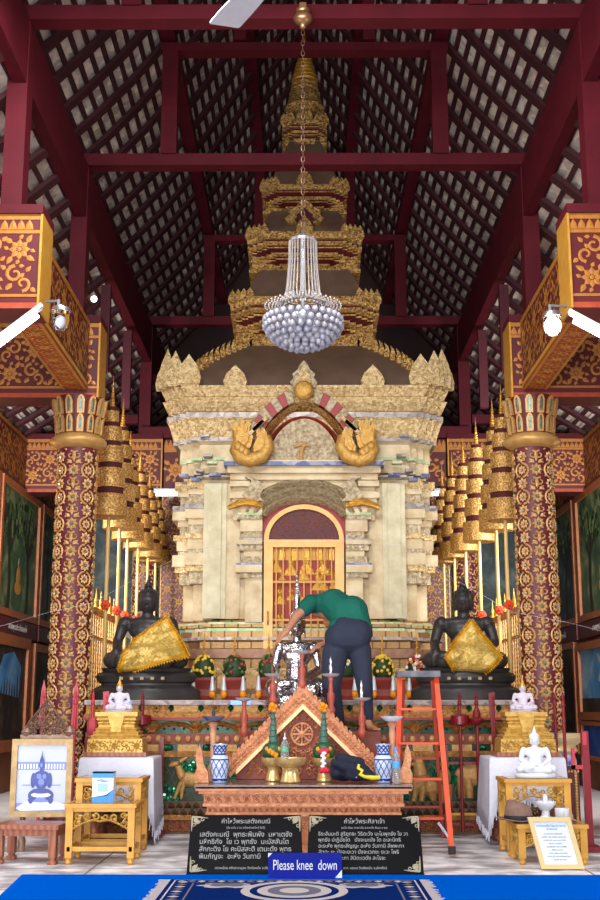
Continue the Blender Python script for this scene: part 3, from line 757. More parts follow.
for s in (-1, 1):      # striped back fins on the arch
    for k in range(7):
        a0 = math.radians(28+k*7.2); a1 = a0+math.radians(6.9); b = MB(); b.mat(0)
        ring = []
        for a in (a0, a1):
            c, q = s*math.cos(a), math.sin(a); g = .06*math.sin(a)**4
            r1 = (rx+.15, rz+.15+g); r2 = (rx+.33-.0*k, rz+.33+g)
            ring.append([(xm+r1[0]*c, YQ-.12, zq+r1[1]*q), (xm+r1[0]*c, YQ+.05, zq+r1[1]*q), (xm+r2[0]*c, YQ+.05, zq+r2[1]*q), (xm+(r2[0]-.02)*c, YQ-.12, zq+(r2[1]-.02)*q)])
        b.loft(ring); b.build('arch_fin', 'stucco' if k % 2 == 0 else 'red', sh)
    b = MB(); p = at(261 if s < 0 else 348, 428, YQ-.1); 
    for k, m in enumerate((0,1,0)): b.mat(m); b.cbox((p.x+s*(.02-.05*k)*-1, YQ-.16, p.z+.06-.05*k), (.17,.08,.045), Matrix.Rotation(s*.75, 3, 'Y'))
    b.build('naga_collar', ['mosaicpale','stucco'], sh)
    q = lambda u, v, d=0: at(u if s < 0 else 609-u, v, YQ-.16+d)
    b = MB(); b.tube([q(266,436), q(268,447), q(262,456), q(250,460), q(240,457), q(235,450), q(238,440), q(236,430)], [.06,.08,.09,.09,.085,.07,.06,.045], 10)
    for k, t_ in enumerate((0,1,2)): b.ell(q(246-4*k, 452-3*k, -.06), (.05,.04,.06))
    b.build('naga_neck', 'nagag', sh, smooth=60)
    for nm, pts in (('naga_crest', [(232,444),(234,432),(233,425),(236,421),(239,427),(241,420),(243,418),(245,424),(248,420),(251,424),(249,432),(253,436),(251,446),(246,452),(238,452)]),
                    ('naga_crest', [(254,456),(253,446),(257,438),(256,431),(259,427),(261,432),(264,428),(267,433),(266,440),(270,446),(269,456)])):
        b = MB(); b.plate([q(u, v, -.02) for u, v in pts], .12)
        cx = sum(u for u, v in pts)/len(pts); cy = sum(v for u, v in pts)/len(pts)
        b.plate([q(cx+(u-cx)*.6, cy+(v-cy)*.65, -.06) for u, v in pts], .06); b.build(nm, 'nagag', sh)
b = MB(); mp = mpp(390, YQ)
def flame_pts(w, h): return [(-.5*w,0),(.5*w,0),(.62*w,.2*h),(.45*w,.36*h),(.52*w,.5*h),(.28*w,.66*h),(.2*w,.82*h),(0,h),(-.2*w,.82*h),(-.28*w,.66*h),(-.52*w,.5*h),(-.45*w,.36*h),(-.62*w,.2*h)]
z0 = zat(390, YQ)
b.plate([(xm+u, YQ-.12, z0+v) for u, v in flame_pts(22*mp, 28*mp)], .14)
b.mat(1); b.plate([(xm+u*.55, YQ-.17, z0+.04+v*.6) for u, v in flame_pts(22*mp, 28*mp)], .06)
b.build('apex_flame', ['stucco','mosaicpale'], sh)
b = MB(); b.ell((xm, YQ-.17, z0-.05), (.12,.06,.12)); b.lathe([(.08,0),(.09,.03),(.05,.05)], (xm, YQ-.22, z0-.05), 16, Matrix.Rotation(PI/2, 3, 'X')); b.build('apex_boss', 'nagag', sh, smooth=60)
# ---- main cornice
b = MB()
rows = rows_px([(484,121,0),(480,124,2),(477,121,0),(475,121,3),(473,124,0),(461,123,0),(460,125,4),(457,125,0),(445,124,0),(440,128,2),(441,131,2),(437,131,1),(420,136,1),(417,138,2),(412,138,2),(411,134,1),(402,140,1),(397,142,1),(396,138,1),(387,143,1),(385,143,1)], .26)
stack(b, rows, .26, 3); b.build('cornice', ['plaster','mosaicpale','mirror','mirblue','mirgreen'], sh)
ac, zc0 = rows[-1][1], rows[-1][0]
# ragged mirror blocks in the cornice corners
for s in (-1, 1):
    b = MB(); rnd = random.Random(3+s)
    for (px, py, w, m) in ((178,419,9,0),(188,416,9,0),(195,440,8,0),(205,436,9,0),(198,460,9,1),(208,456,9,0),(200,471,8,0),(212,463,10,1),(196,480,9,2),(184,476,9,2),(215,475,12,2)):
        p = at(px if s < 0 else 609-px, py, SC-aw-.2+abs(px-215)*.006)
        b = MB(); b.cbox(p, (w*.0118, .12, .035)); b.build('mirror_block', ['mirror','mirgreen','mirblue'][m], sh)
# ---- curved brown roof and its flame crest
b = MB()
prf = [(385,119),(379,115),(372,108),(364,97),(356,82),(350,68),(345,55)]
ar = []
for py, hp in prf: a = half(hp, py, 0); ar.append((zfront(py, a), a))
ar[0] = (zc0, ar[0][1])
for i in range(1, len(ar)): ar[i] = (max(ar[i][0], ar[i-1][0]+.03), ar[i][1])
b.loft([[(a,SC-a,z),(a,SC+a,z),(-a,SC+a,z),(-a,SC-a,z)] for z, a in ar]); b.build('roof', 'brownroof', sh, smooth=30)
zr_, ar_ = ar[-1]
for k in range(-9, 10):
    x = ar_*k/9.5; bb = MB(); bb.plate([(x+u, SC-ar_-.03, zr_-.03+v*.14) for u, v in [(-.03,0),(.03,0),(.04,.4),(.02,.75),(0,1.0),(-.02,.75),(-.04,.4)]], .06); bb.build('crest_flame', 'mosaic', sh)
def antefix(name, p, w, h, m, nrm=(0,1,0), lean=0, parent=sh):
    b = MB(); nrm = Vector(nrm); u = Vector((nrm.y, -nrm.x, 0)); th = max(.03, w*.3)
    b.plate([Vector(p)+u*q+Vector((0,0,v))-nrm*(lean*v) for q, v in [(-.5*w,0),(.5*w,0),(.58*w,.25*h),(.42*w,.6*h),(.15*w,.85*h),(0,h),(-.15*w,.85*h),(-.42*w,.6*h),(-.58*w,.25*h)]], th, nrm)
    if w > .15: b.plate([Vector(p)-nrm*.02+u*q*.55+Vector((0,0,v*.62+.03*h)) for q, v in [(-.5*w,0),(.5*w,0),(.42*w,.6*h),(0,h),(-.42*w,.6*h)]], th*.4, nrm)
    return b.build(name, m, parent)
for px in (235, 373): 
    p = at(px, 385, SC-ac+.05); antefix('lotus_antefix', (p.x, SC-ac+.06, zc0), 20*.0125, 22*.0125, 'mosaicpale')
for s in (-1, 1):      # crest of flames along the hips, front and back
    for k in range(15):
        t = .08+.92*k/14; f = t*(len(ar)-1); i = min(int(f), len(ar)-2); q = f-i
        z = ar[i][0]+(ar[i+1][0]-ar[i][0])*q; a = ar[i][1]+(ar[i+1][1]-ar[i][1])*q
        h = .2; bb = MB()
        pts = [(-.03,0),(.03,0),(.04,.4),(.02,.75),(-.025,1.0),(-.012,.7),(-.03,.4)]
        bb.plate([(s*(a+u), SC-a-.03, z-.03+v*h) for u, v in pts], .03); bb.build('crest_flame', 'mosaic', sh)
    # corner acroteria: three big leaves
    for (dx, dy, h, w) in ((.04,.12,.44,.20),(.15,.24,.50,.18),(-.13,.06,.38,.26),(.22,.34,.34,.14)):
        x = s*(ac-.22+dx); antefix('corner_leaf', (x, SC-ac+dy-.08, zc0), w, h*1.05, 'mosaicpale', lean=-.1)
# ---- upper tiers
def tier(ytop, hp, ybot, hb, K, n, name, spikes=True, steps=5, gold='mosaic', roofto=None, roofhp=None):
    a1 = half(hp, ytop, K); a0 = half(hb, ybot, K)
    z1, z0 = zfront(ytop, a1), zfront(ybot, a0)
    b = MB(); rows = [(z0, a0, 0)]
    H = z1-z0
    for i in range(steps):
        t0, t1 = i/steps, (i+1)/steps
        aa = a0+(a1-a0)*(t1); ap = a0+(a1-a0)*t0
        zz = z0+H*(.12+.62*t0); zz2 = z0+H*(.12+.62*t1)
        rows += [(zz, ap, 1 if i % 2 else 0), (zz+.02, aa, 0), (zz2-.02, aa, 2 if i == 1 else 0), (zz2-.015, aa-.03, 1)]
    cb = MB(); w_ = a1*.95
    for q0, q1, e in ((-.02,.1,.02),(.1,.3,-.02),(.3,.36,.02),(.36,.6,-.02),(.6,.66,.02),(.66,.8,-.01)):
        cb.mat(0 if e > 0 else 2); cb.box(-w_-e, w_+e, SC-a1*.6-e, SC+a1*.6+e, z0+H*q0, z0+H*q1)
    rows += [(z0+H*.78, a1-.04, 0), (z0+H*.80, a1, 0), (z1-.03, a1+.01, 0), (z1, a1, 0)]
    stack(b, rows, K, n); t = b.build(name, [gold, 'maroon', 'mosaicpale'], sh); cb.build('tier_core', [gold, 'maroon', 'mosaic'], t)
    if spikes:
        e = [p for p in redent(a1, K, n)]
        for x, y in e:
            if y > .3*a1: continue
            if abs(abs(x)-abs(y)) > a1*.95: continue
        d = K/n
        for s in (-1, 1):
            for i in range(n+1):
                x = s*(a1-K+d*i-.02); y = -(a1-d*i)+.03
                h = .14+.02*i
                antefix('spike', (x, SC+y, z1-.01), .10, h, gold, parent=t)
                
        m = 2
        antefix('spike', (0, SC-a1+.02, z1-.01), .2, .24, gold, parent=t)
        bb = MB()
    return z1, a1
tw = []
zA, aA = tier(296, 74, 343, 46, .24, 3, 'lower_tier')
zB, aB = tier(231, 57, 272, 36, .21, 3, 'second_tier')
zCt, aCt = tier(184, 42.5, 213, 28, .17, 3, 'third_tier', steps=4)
zD, aD = tier(119, 22, 144, 17, .1, 2, 'fourth_tier', steps=4)
def sloped(z0, a0, z1, a1, name):
    b = MB(); b.loft([[(a,SC-a,z),(a,SC+a,z),(-a,SC+a,z),(-a,SC-a,z)] for z, a in ((z0,a0),(z0+(z1-z0)*.5,a0*.55+a1*.45),(z1,a1))]); b.build(name, 'brownroof', sh)
aBb = half(50, 272, 0); sloped(zA, aA-.18, zfront(272, aBb)+.05, aBb*.9, 'tier_roof')
aCb = half(37, 213, 0); sloped(zB, aB-.14, zfront(213, aCb)+.05, aCb*.9, 'tier_roof')
aDb = half(17, 144, 0); sloped(zCt, aCt-.1, zfront(144, aDb)+.05, aDb*.9, 'tier_roof')
# niche gables on the brown tier roofs
for (py, w, h, a) in ((288, 22, 34, aA-.3), (222, 34, 26, aB-.16)):
    b = MB(); p = zat(py+2, SC-a); 
    b.plate([(u, SC-a-.05, p+v) for u, v in flame_pts(w*.0128, h*.0128)], .4); b.mat(1)
    b.plate([(u*.5, SC-a-.08, p+v*.6) for u, v in flame_pts(w*.0128, h*.0128)], .05); b.build('niche_gable', ['mosaic','maroon'], sh)
# bell, rings, finial (its own tall spire)
b = MB(); pr = []
m_ = lambda px, py: (px*mpp(py, SC), zat(py, SC))
for px, py in ((18,118),(17,112),(20,110),(18,107),(17,103),(15.5,97),(13,92),(14,91),(12.5,88),(13.5,86),(12,83)): pr.append(m_(px, py))
b.lathe(pr, (0,SC,0), 24); b.build('bell', 'mosaic', sh, smooth=40)
b = MB(); pr = []
for i in range(7):
    y0 = 83-i*4; r = 12-i*1.1; pr += [m_(r, y0), m_(r+1.2, y0-1.2), m_(r+1.2, y0-2.6), m_(r-.3, y0-3.6)]
b.lathe(pr, (0,SC,0), 20); b.build('ringed_spire', 'gold', sh, smooth=30)
b = MB(); b.lathe([m_(4,56),m_(5,53),m_(3,50),m_(2,44),m_(2.6,42),m_(1.2,40),m_(.3,31)], (0,SC,0), 12); b.build('finial', 'gold', sh, smooth=40)
# ================================================================== terrace under the shrine
YT, WT = 12.4, 2.2
M['gilt2'] = mat('worn gilt carving', (208,148,74), .42, .3, col2=(118,72,34), scale=24, bump=.5, bscale=60)
M['greendk'] = mat('dark green mosaic ground', (14,62,36), .3, .3, col2=(7,24,16), scale=26, kind='cells', sharp=1)
M['lotusdk'] = mat('dark bronze lotus band', (110,84,60), .45, .3, col2=(70,50,38), scale=12)
te = thing('terrace', (0, 15, 0), 'gilded relief terrace with green mosaic that carries the shrine and the black statues', 'terrace')
def strip(name, y0, y1, out, m, depth=.3, w=WT):
    b = MB(); b.box(-w-out*.3, w+out*.3, YT-out, YT+depth, zat(y1, YT-out), zat(y0, YT-out)); return b.build(name, m, te)
b = MB(); b.box(-WT, WT, YT+.02, 18.2, 0, ZT-.03); b.box(-2.66, 2.66, 13.0, 18.2, 0, ZT-.03); b.build('core', 'maroon', te)
b = MB(); b.box(-WT-.02, WT+.02, YT-.06, 18.2, ZT-.03, ZT); b.box(-2.68, 2.68, 12.99, 18.21, ZT-.03, ZT-.0005); b.build('top_slab', 'plaster', te)
b = MB(); rnd = random.Random(5); x = -WT-.02
while x < WT:
    w = rnd.uniform(.1, .3); b.mat(rnd.choice([0,0,0,0,1])); b.box(x, min(x+w, WT+.02)-.006, YT-.075, YT-.05, ZT-.045, ZT-.004); x += w
b.build('mirror_edge', [mat('mirror glass edge', (160,148,152), .4, .2, col2=(104,94,106), scale=20, kind='cells', sharp=1), mat('blue glass edge', (80,120,190), .25, .4)], te)
strip('cartouche_band', 701, 715, .03, 'gilt2'); strip('cartouche_rail', 714, 718, .06, 'gilt2'); strip('swag_band', 718, 735, .0, 'greendk'); strip('swag_rail', 717.5, 720, .09, 'red')
strip('bead_rail', 734, 744, .02, 'copperdk'); strip('block_band', 743, 752, .01, 'greendk'); strip('lower_rail', 751, 757, .05, 'gilt2')
strip('relief_field', 757, 801, -.0, 'greendk'); strip('lotus_band', 801, 816, .04, 'lotusdk'); strip('gilt_rail', 815, 820, .08, 'gilt2'); strip('carved_band', 820, 833, .06, 'copperdk')
b = MB(); b.box(-WT-.03, WT+.03, YT-.1, YT+.2, 0, zat(832, YT-.1)); b.build('foot', 'lotusdk', te)
def TY(py, out): return zat(py, YT-out)
b = MB(); o = Orn(b, plane_map((0, YT-.031, 0), (1,0,0), (0,0,1), (0,-1,0)))
z0, z1 = TY(713.5,.03), TY(702.5,.03); zc_ = (z0+z1)/2; hh = (z1-z0)/2
for k in range(-7, 8):
    x = k*.3; w = .13
    if k % 2 == 0:
        o.mb.mat(0); o.poly([(x-w,zc_),(x-w*.75,z1-.01),(x+w*.75,z1-.01),(x+w,zc_),(x+w*.75,z0+.01),(x-w*.75,z0+.01)], .02)
    else: o.flower(x, zc_, hh*.95, 8, .03, 0, 1)
    o.mb.mat(1); o.poly([(x+.15-.035,zc_),(x+.15,z1-.012),(x+.15+.035,zc_),(x+.15,z0+.012)], .02)
b.build('cartouche', ['goldcol','green'], te)
b = MB(); o = Orn(b, plane_map((0, YT-.002, 0), (1,0,0), (0,0,1), (0,-1,0)))
zs0, zs1 = TY(734,0), TY(720,0)
for k in range(-4, 5):
    x = k*.44
    o.mb.mat(0); o.ribbon([(x+.2*math.cos(PI-PI*q/10), zs0+.015+(zs1-zs0-.05)*math.sin(PI*q/10)) for q in range(11)], .05, .03)
    o.poly([(x+.22-.07, zs1-.01),(x+.22+.07, zs1-.01),(x+.22+.03, zs0+.06),(x+.22, zs0+.0),(x+.22-.03, zs0+.06)], .03)
    o.mb.mat(1)
    for q in range(5): o.poly([(x-.1+.05*q+.014*math.cos(a), zs0+.05+.03*(q % 2)+.014*math.sin(a)) for a in (0,1.2,2.5,3.8,5)], .02)
b.build('swag', ['gilt2','green'], te)
b = MB(); zz = TY(739,.02)
for k in range(-22, 23): b.mat(0 if k % 2 else 1); b.ell((k*.098, YT-.025, zz), (.034,.025,.036), 8, 6)
b.build('bead', ['goldcol', 'copper'], te)
b = MB(); z0, z1 = TY(751,.01), TY(744.5,.01)
for k in range(-11, 12):
    b.mat(0 if k % 2 == 0 else 1)
    if k % 2 == 0: b.box(k*.196-.1, k*.196+.1, YT-.035, YT, z0, z1)
    else: b.ell((k*.196, YT-.015, (z0+z1)/2), (.05,.03,.04), 8, 6)
b.build('gilt_block', ['goldcol', 'green'], te)
b = MB(); z0, z1 = TY(800,0), TY(758,0); 
for k in range(-60, 61):
    x = k*.072
    if abs(x) > WT-.3: continue
    for d in (-1, 1): b.bar((x, YT-.006, z0), (x+d*(z1-z0)*.5, YT-.006, z1), .007, .006)
b.build('lattice', 'lotusdk', te)
b = MB(); o = Orn(b, plane_map((0, YT-.042, 0), (1,0,0), (0,0,1), (0,-1,0)))
for r, (ya, yb) in enumerate(((808,802),(815,808.5))):
    for k in range(-26, 27): o.poly([((k+.5*r)*.083-.038, TY(ya,.04)), ((k+.5*r)*.083+.038, TY(ya,.04)), ((k+.5*r)*.083+.03, TY((ya+yb)/2,.04)), ((k+.5*r)*.083, TY(yb,.04)), ((k+.5*r)*.083-.03, TY((ya+yb)/2,.04))], .03)
b.build('lotus_petal', 'lotusdk', te)
b = MB(); o = Orn(b, plane_map((-WT, YT-.062, TY(832.5,.06)), (1,0,0), (0,0,1), (0,-1,0))); o.vine(0, 0, 2*WT, TY(820.5,.06)-TY(832.5,.06), .13, 0); b.build('carved_scroll', 'gilt2', te)
# leaves and animals in relief
rnd = random.Random(11); M['mleaf'] = mat('emerald glass leaves', (24,140,92), .15, .4, col2=(12,90,60), scale=30, kind='cells')
for cx, cz in ((195,768),(186,780),(232,770),(405,768),(430,790),(452,778),(445,765),(150,775),(400,785),(490,770),(488,790),(168,793),(140,790)):
    p = at(cx, cz, YT); b = MB()
    for q in range(14): r = rnd.uniform(.02,.04); b.ell((p.x+rnd.gauss(0,.07), YT-.015, p.z+rnd.gauss(0,.06)), (r,.025,r), 7, 5)
    b.build('mosaic_leaf', 'mleaf', te)
def relief(name, px, py, prims, s=1):
    p = at(px, py, YT); b = MB()
    for q in prims:
        if q[0] == 'e': b.ell((p.x+q[1]*s, YT-.02, p.z+q[2]*s), (q[3]*s, .05, q[4]*s), 12, 8, Matrix.Rotation(-(q[5] if len(q) > 5 else 0), 3, 'Y'))
        else: b.tube([(p.x+q[1]*s, YT-.03, p.z+q[2]*s), (p.x+q[3]*s, YT-.035, p.z+q[4]*s)], [q[5]*s, q[6]*s], 8)
    md = b.build(name, 'goldcol', te, smooth=60)
    return md
relief('deer_relief', 192, 782, [('e',0,.02,.15,.075,-.15),('c',-.1,.05,-.14,.16,.05,.035),('e',-.18,.17,.06,.03,.3),('c',-.12,.2,-.02,.26,.025,.008),('c',-.1,-.0,-.17,-.16,.03,.015),('c',-.08,-.0,-.1,-.16,.03,.015),('c',.1,.0,.14,-.17,.04,.016),('c',.12,.02,.19,-.15,.04,.015)])
relief('lion_relief', 421, 780, [('e',-.02,-.02,.13,.09,.9),('e',-.02,.16,.06,.07),('c',-.01,.05,-.02,.16,.08,.06),('e',-.08,.15,.03,.025),('c',-.05,-.05,-.08,-.2,.04,.03),('c',.02,-.05,.0,-.2,.04,.03),('c',.1,-.1,.12,-.2,.06,.03),('e',.1,-.08,.09,.08)])
relief('lion_relief', 445, 782, [('e',0,.05,.06,.1),('e',0,.17,.05,.05),('c',.03,-.02,.03,-.2,.05,.03),('c',-.02,-.02,-.02,-.2,.05,.03)])
relief('elephant_relief', 471, 780, [('e',0,.05,.16,.11),('c',-.1,.02,-.1,-.17,.05,.04),('c',-.03,.02,-.02,-.17,.05,.04),('c',.1,.02,.1,-.17,.05,.04),('e',.15,.1,.07,.08),('c',.2,.08,.2,-.12,.04,.02)])
# bead fence along both edges of the terrace
for s, side in ((-1,'left'),(1,'right')):
    x = s*2.46
    t = thing('bead_fence', (x, 14.6, ZT), f'gilt fence of beaded rods along the {side} edge of the terrace', 'fence')
    b = MB(); b.box(x-.05, x+.05, 13.1, 16.2, ZT, ZT+.07); b.box(x-.04, x+.04, 13.1, 16.2, ZT+1.0, ZT+1.06); b.box(x-.02, x+.02, 13.1, 16.2, ZT+.72, ZT+.745); b.build('rail', 'gilt2', t)
    for k in range(20):
        y = 13.15+k*.155; b = MB(); pr = []
        for q in range(18): z = ZT+.07+q*.052; pr += [(.008, z), (.014, z+.026)]
        b.lathe(pr+[(.012, ZT+1.0)], (x, y, 0), 6); b.build('beaded_rod', 'goldcol', t, smooth=60)
    for k in range(9):
        y = 13.2+k*.33; b = MB(); b.lathe([(.03,ZT+1.06),(.035,ZT+1.09),(.015,ZT+1.12),(.028,ZT+1.15),(.012,ZT+1.2),(.004,ZT+1.3)], (x,y,0), 8); b.build('rail_finial', 'gold', t, smooth=60)
    yy = 13.1
    t2 = thing('bead_fence', (s*1.8, yy, ZT), f'short gilt beaded fence turning in behind the {side} black statue', 'fence')
    b = MB(); xa, xb = sorted((s*2.35, s*1.9)); b.box(xa, xb, 16.2, 16.26, ZT, ZT+.06); b.box(xa, xb, 16.2, 16.26, ZT+.95, ZT+1.0); b.build('rail', 'gilt2', t2)
    for k in range(7): 
        b = MB(); b.lathe([(.012,ZT+.06),(.018,ZT+.5),(.012,ZT+.95)], (xa+.03+k*(xb-xa-.06)/6, 16.23, 0), 6); b.build('beaded_rod', 'goldcol', t2)

# ================================================================== altar
YA = 10.35
zA_ = zat(785, YA); XAc = at(303.5, 785, YA).x; mA = mpp(785, YA)
M['coppermid'] = mat('mid copper ground', (196,128,90), .45, .1, col2=(164,100,68), scale=12)
al = thing('altar_table', (XAc, 10.9, 0), 'long carved copper coloured altar table with moulded tiers and a dark slab top', 'table')
b = MB(); w = 109*mA; b.box(XAc-w, XAc+w, YA, 10.84, zA_-.03, zA_); b.box(XAc-86*mA, XAc+86*mA, 10.84, 11.45, zA_-.03, zA_); b.build('top_slab', mat('dark stone slab', (112,94,96), .12, col2=(82,66,70), scale=12), al)
b = MB()
for (ya, yb, hw, out, m) in ((787,791,108,-.01,1),(791,794,105,.0,0),(804,807,101,.03,0),(813,817,98,.04,0)):
    b.mat(m); b.box(XAc-hw*mA, XAc+hw*mA, YA+.01+out, 10.83-out*.5, zat(yb, YA), zat(ya, YA))
b.build('moulding', ['copper', 'coppermid'], al)
for (ya, yb, hw, out) in ((794,804,100,.05),(807,813,97,.07),(817,842,93,.08)):
    b = MB(); b.box(XAc-hw*mA, XAc+hw*mA, YA+out, 10.8, zat(yb, YA) if yb < 840 else .1, zat(ya, YA)); b.build('frieze_ground', 'coppermid', al)
    b = MB(); zb_ = zat(min(yb, 832), YA+out); o = Orn(b, plane_map((XAc-hw*mA, YA+out-.002, zb_), (1,0,0), (0,0,1), (0,-1,0)))
    H = zat(ya, YA+out)-zb_; L = 2*hw*mA; o.vine(0, .008, L, H-.008, H*.98, 0)
    b.build('carved_scroll', 'copper', al)
b = MB(); b.box(XAc-97*mA, XAc+97*mA, YA+.04, 10.82, .008, .1); b.build('foot', 'copper', al)
b = MB(); b.box(XAc-84*mA, XAc+84*mA, 10.82, 11.42, .008, zA_-.03); b.build('rear_body', 'copperdk', al)
for s in (-1, 1):        # carved naga ends
    b = MB(); p = at(201.5 if s < 0 else 405.5, 778, 10.6); 
    b.plate([(p.x+s*u*.0068, 10.6, zA_+.003+v*.0086) for u, v in [(-9,0),(8,0),(9,8),(6,14),(8,22),(7,30),(3,37),(0,30),(-1,24),(-3,17),(-8,10)]], .06)
    b.build('end_carving', 'copper', al)
# gable of the altar
YG = 11.15
mg = mpp(740, YG); xg = at(303, 740, YG).x
G = lambda px, py, d=0: Vector((at(px, py, YG).x, YG+d, zat(py, YG)))
ga = thing('altar_gable', (xg, YG, zA_+.003), 'carved copper gable with an eight spoked wheel standing on the altar', 'gable')
zb_ = zA_+.003
b = MB(); b.plate([G(303,704), G(236,772), Vector((G(236,772).x, YG, zb_)), Vector((G(370,772).x, YG, zb_)), G(370,772)], .1); b.build('tympanum', 'copperdk', ga)
b = MB(); o = Orn(b, plane_map((0, YG-.002, 0), (1,0,0), (0,0,1), (0,-1,0)))
rnd = random.Random(4)
for j in range(9):
    z = zb_+.065+j*.067; hw = (G(303,704).z-z)*.93-.02
    n = int(2*hw/.085)
    for i in range(n):
        x = xg-hw+(i+.5)*2*hw/n
        if (x-xg)**2+(z-zat(734,YG))**2 < .012: continue
        o.spiral(x, z, .036, rnd.uniform(0,6), rnd.choice((-1,1)), 1.1, .02, .016, 8); o.leaf(x, z, .05, rnd.uniform(0,6), .6, .014)
b.build('carved_scroll', 'copper', ga)
b = MB(); cz = zat(734, YG); Rx = Matrix.Rotation(PI/2, 3, 'X')
b.tube([(xg-.01+.095*math.cos(a), YG-.02, cz+.095*math.sin(a)) for a in [2*PI*q/28 for q in range(29)]], .013, 6); b.lathe([(.03,0),(.03,.045),(.01,.055)], (xg-.01, YG-.002, cz), 14, Rx)
for k in range(8):
    a = k*PI/4; b.bar((xg-.01+.02*math.cos(a), YG-.02, cz+.02*math.sin(a)), (xg-.01+.09*math.cos(a), YG-.02, cz+.09*math.sin(a)), .014, .02); a += PI/8; b.ell((xg-.01+.07*math.cos(a), YG-.01, cz+.07*math.sin(a)), (.012,.01,.012), 6, 4)
b.build('wheel', 'copper', ga, smooth=40)
for s in (-1, 1):
    e = lambda px, py, d: Vector((xg+s*(px)*mg, YG+d, zat(py, YG)))
    b = MB(); b.loft([[e(0,688,-.05), e(0,688,.1), e(0,704,.1), e(0,704,-.05)], [e(40,727,-.05), e(40,727,.1), e(40,743,.1), e(40,743,-.05)], [e(78,766,-.05), e(78,766,.1), e(72,777,.1), e(72,777,-.05)]]); b.build('bargeboard', 'copper', ga)
    b = MB(); b.loft([[e(0,704,-.09), e(0,704,.0), e(0,709,.0), e(0,709,-.09)], [e(66,769,-.09), e(66,769,.0), e(66,774,.0), e(66,774,-.09)]]); b.build('inner_moulding', mat('pale copper edge', (232,176,128), .4, .3) if s < 0 else bpy.data.materials['pale copper edge'], ga)
    b = MB()
    for r in range(2):
        for k in range(26): q = (k+.5)/26; b.ell(e(74*q, 694+5*r+72*q, -.055), (.013,.012,.013), 6, 4)
    b.build('bead_row', 'copper', ga)
    b = MB()
    for k in range(17):
        q = (k+.8)/17.5; p = e(76*q, 689+77*q, .02); b.plate([p+Vector((u*.04, 0, v*.06)) for u, v in [(-.6,-.2),(.6,-.2),(.5,.6),(0,1),(-.5,.6)]], .05)
    b.build('cresting', 'copper', ga)
M['dishm'] = mat('pale metal dish', (206,206,212), .35, .4)
M['postred'] = mat('turned reddish wood', (178,84,66), .35, col2=(148,62,50), scale=10)
for (px, pt, pb) in ((244,701,737),(273,677,706),(302,654,690),(331,677,716),(362,701,738)):
    p = at(px, pb, YG+.06); zt_ = zat(pt, YG+.06); H = zt_-p.z
    b = MB(); b.lathe([(.02,0),(.036,.02),(.04,.06),(.024,.1),(.034,.14),(.036,.2),(.024,H*.6),(.016,H*.85),(.024,H*.95),(.02,H)], p, 14); fp = b.build('finial_post', 'postred', ga, smooth=50)
    b = MB(); b.lathe([(.02,H-.005),(.07,H+.01),(.085,H+.03),(.07,H+.026),(.01,H+.018)], p, 20)
    b.build('dish', 'dishm', fp, smooth=40)
    if px in (331, 362): b = MB(); b.lathe([(.02,H+.02),(.012,H+.05),(.02,H+.08),(.008,H+.12),(.014,H+.14),(.002,H+.19)], p, 10); b.build('dish_spike', 'chrome', fp, smooth=50)
# rear platform
xa, xb = at(250, 730, 11.9).x, at(378, 730, 11.9).x
b = MB(); b.box(xa, xb, 11.46, 12.28, .008, 1.0); o = b.build('altar_platform', 'copperdk', loc=((xa+xb)/2, 11.9, 0)); tag(o, 'plain red brown platform hidden behind the altar gable', 'platform')

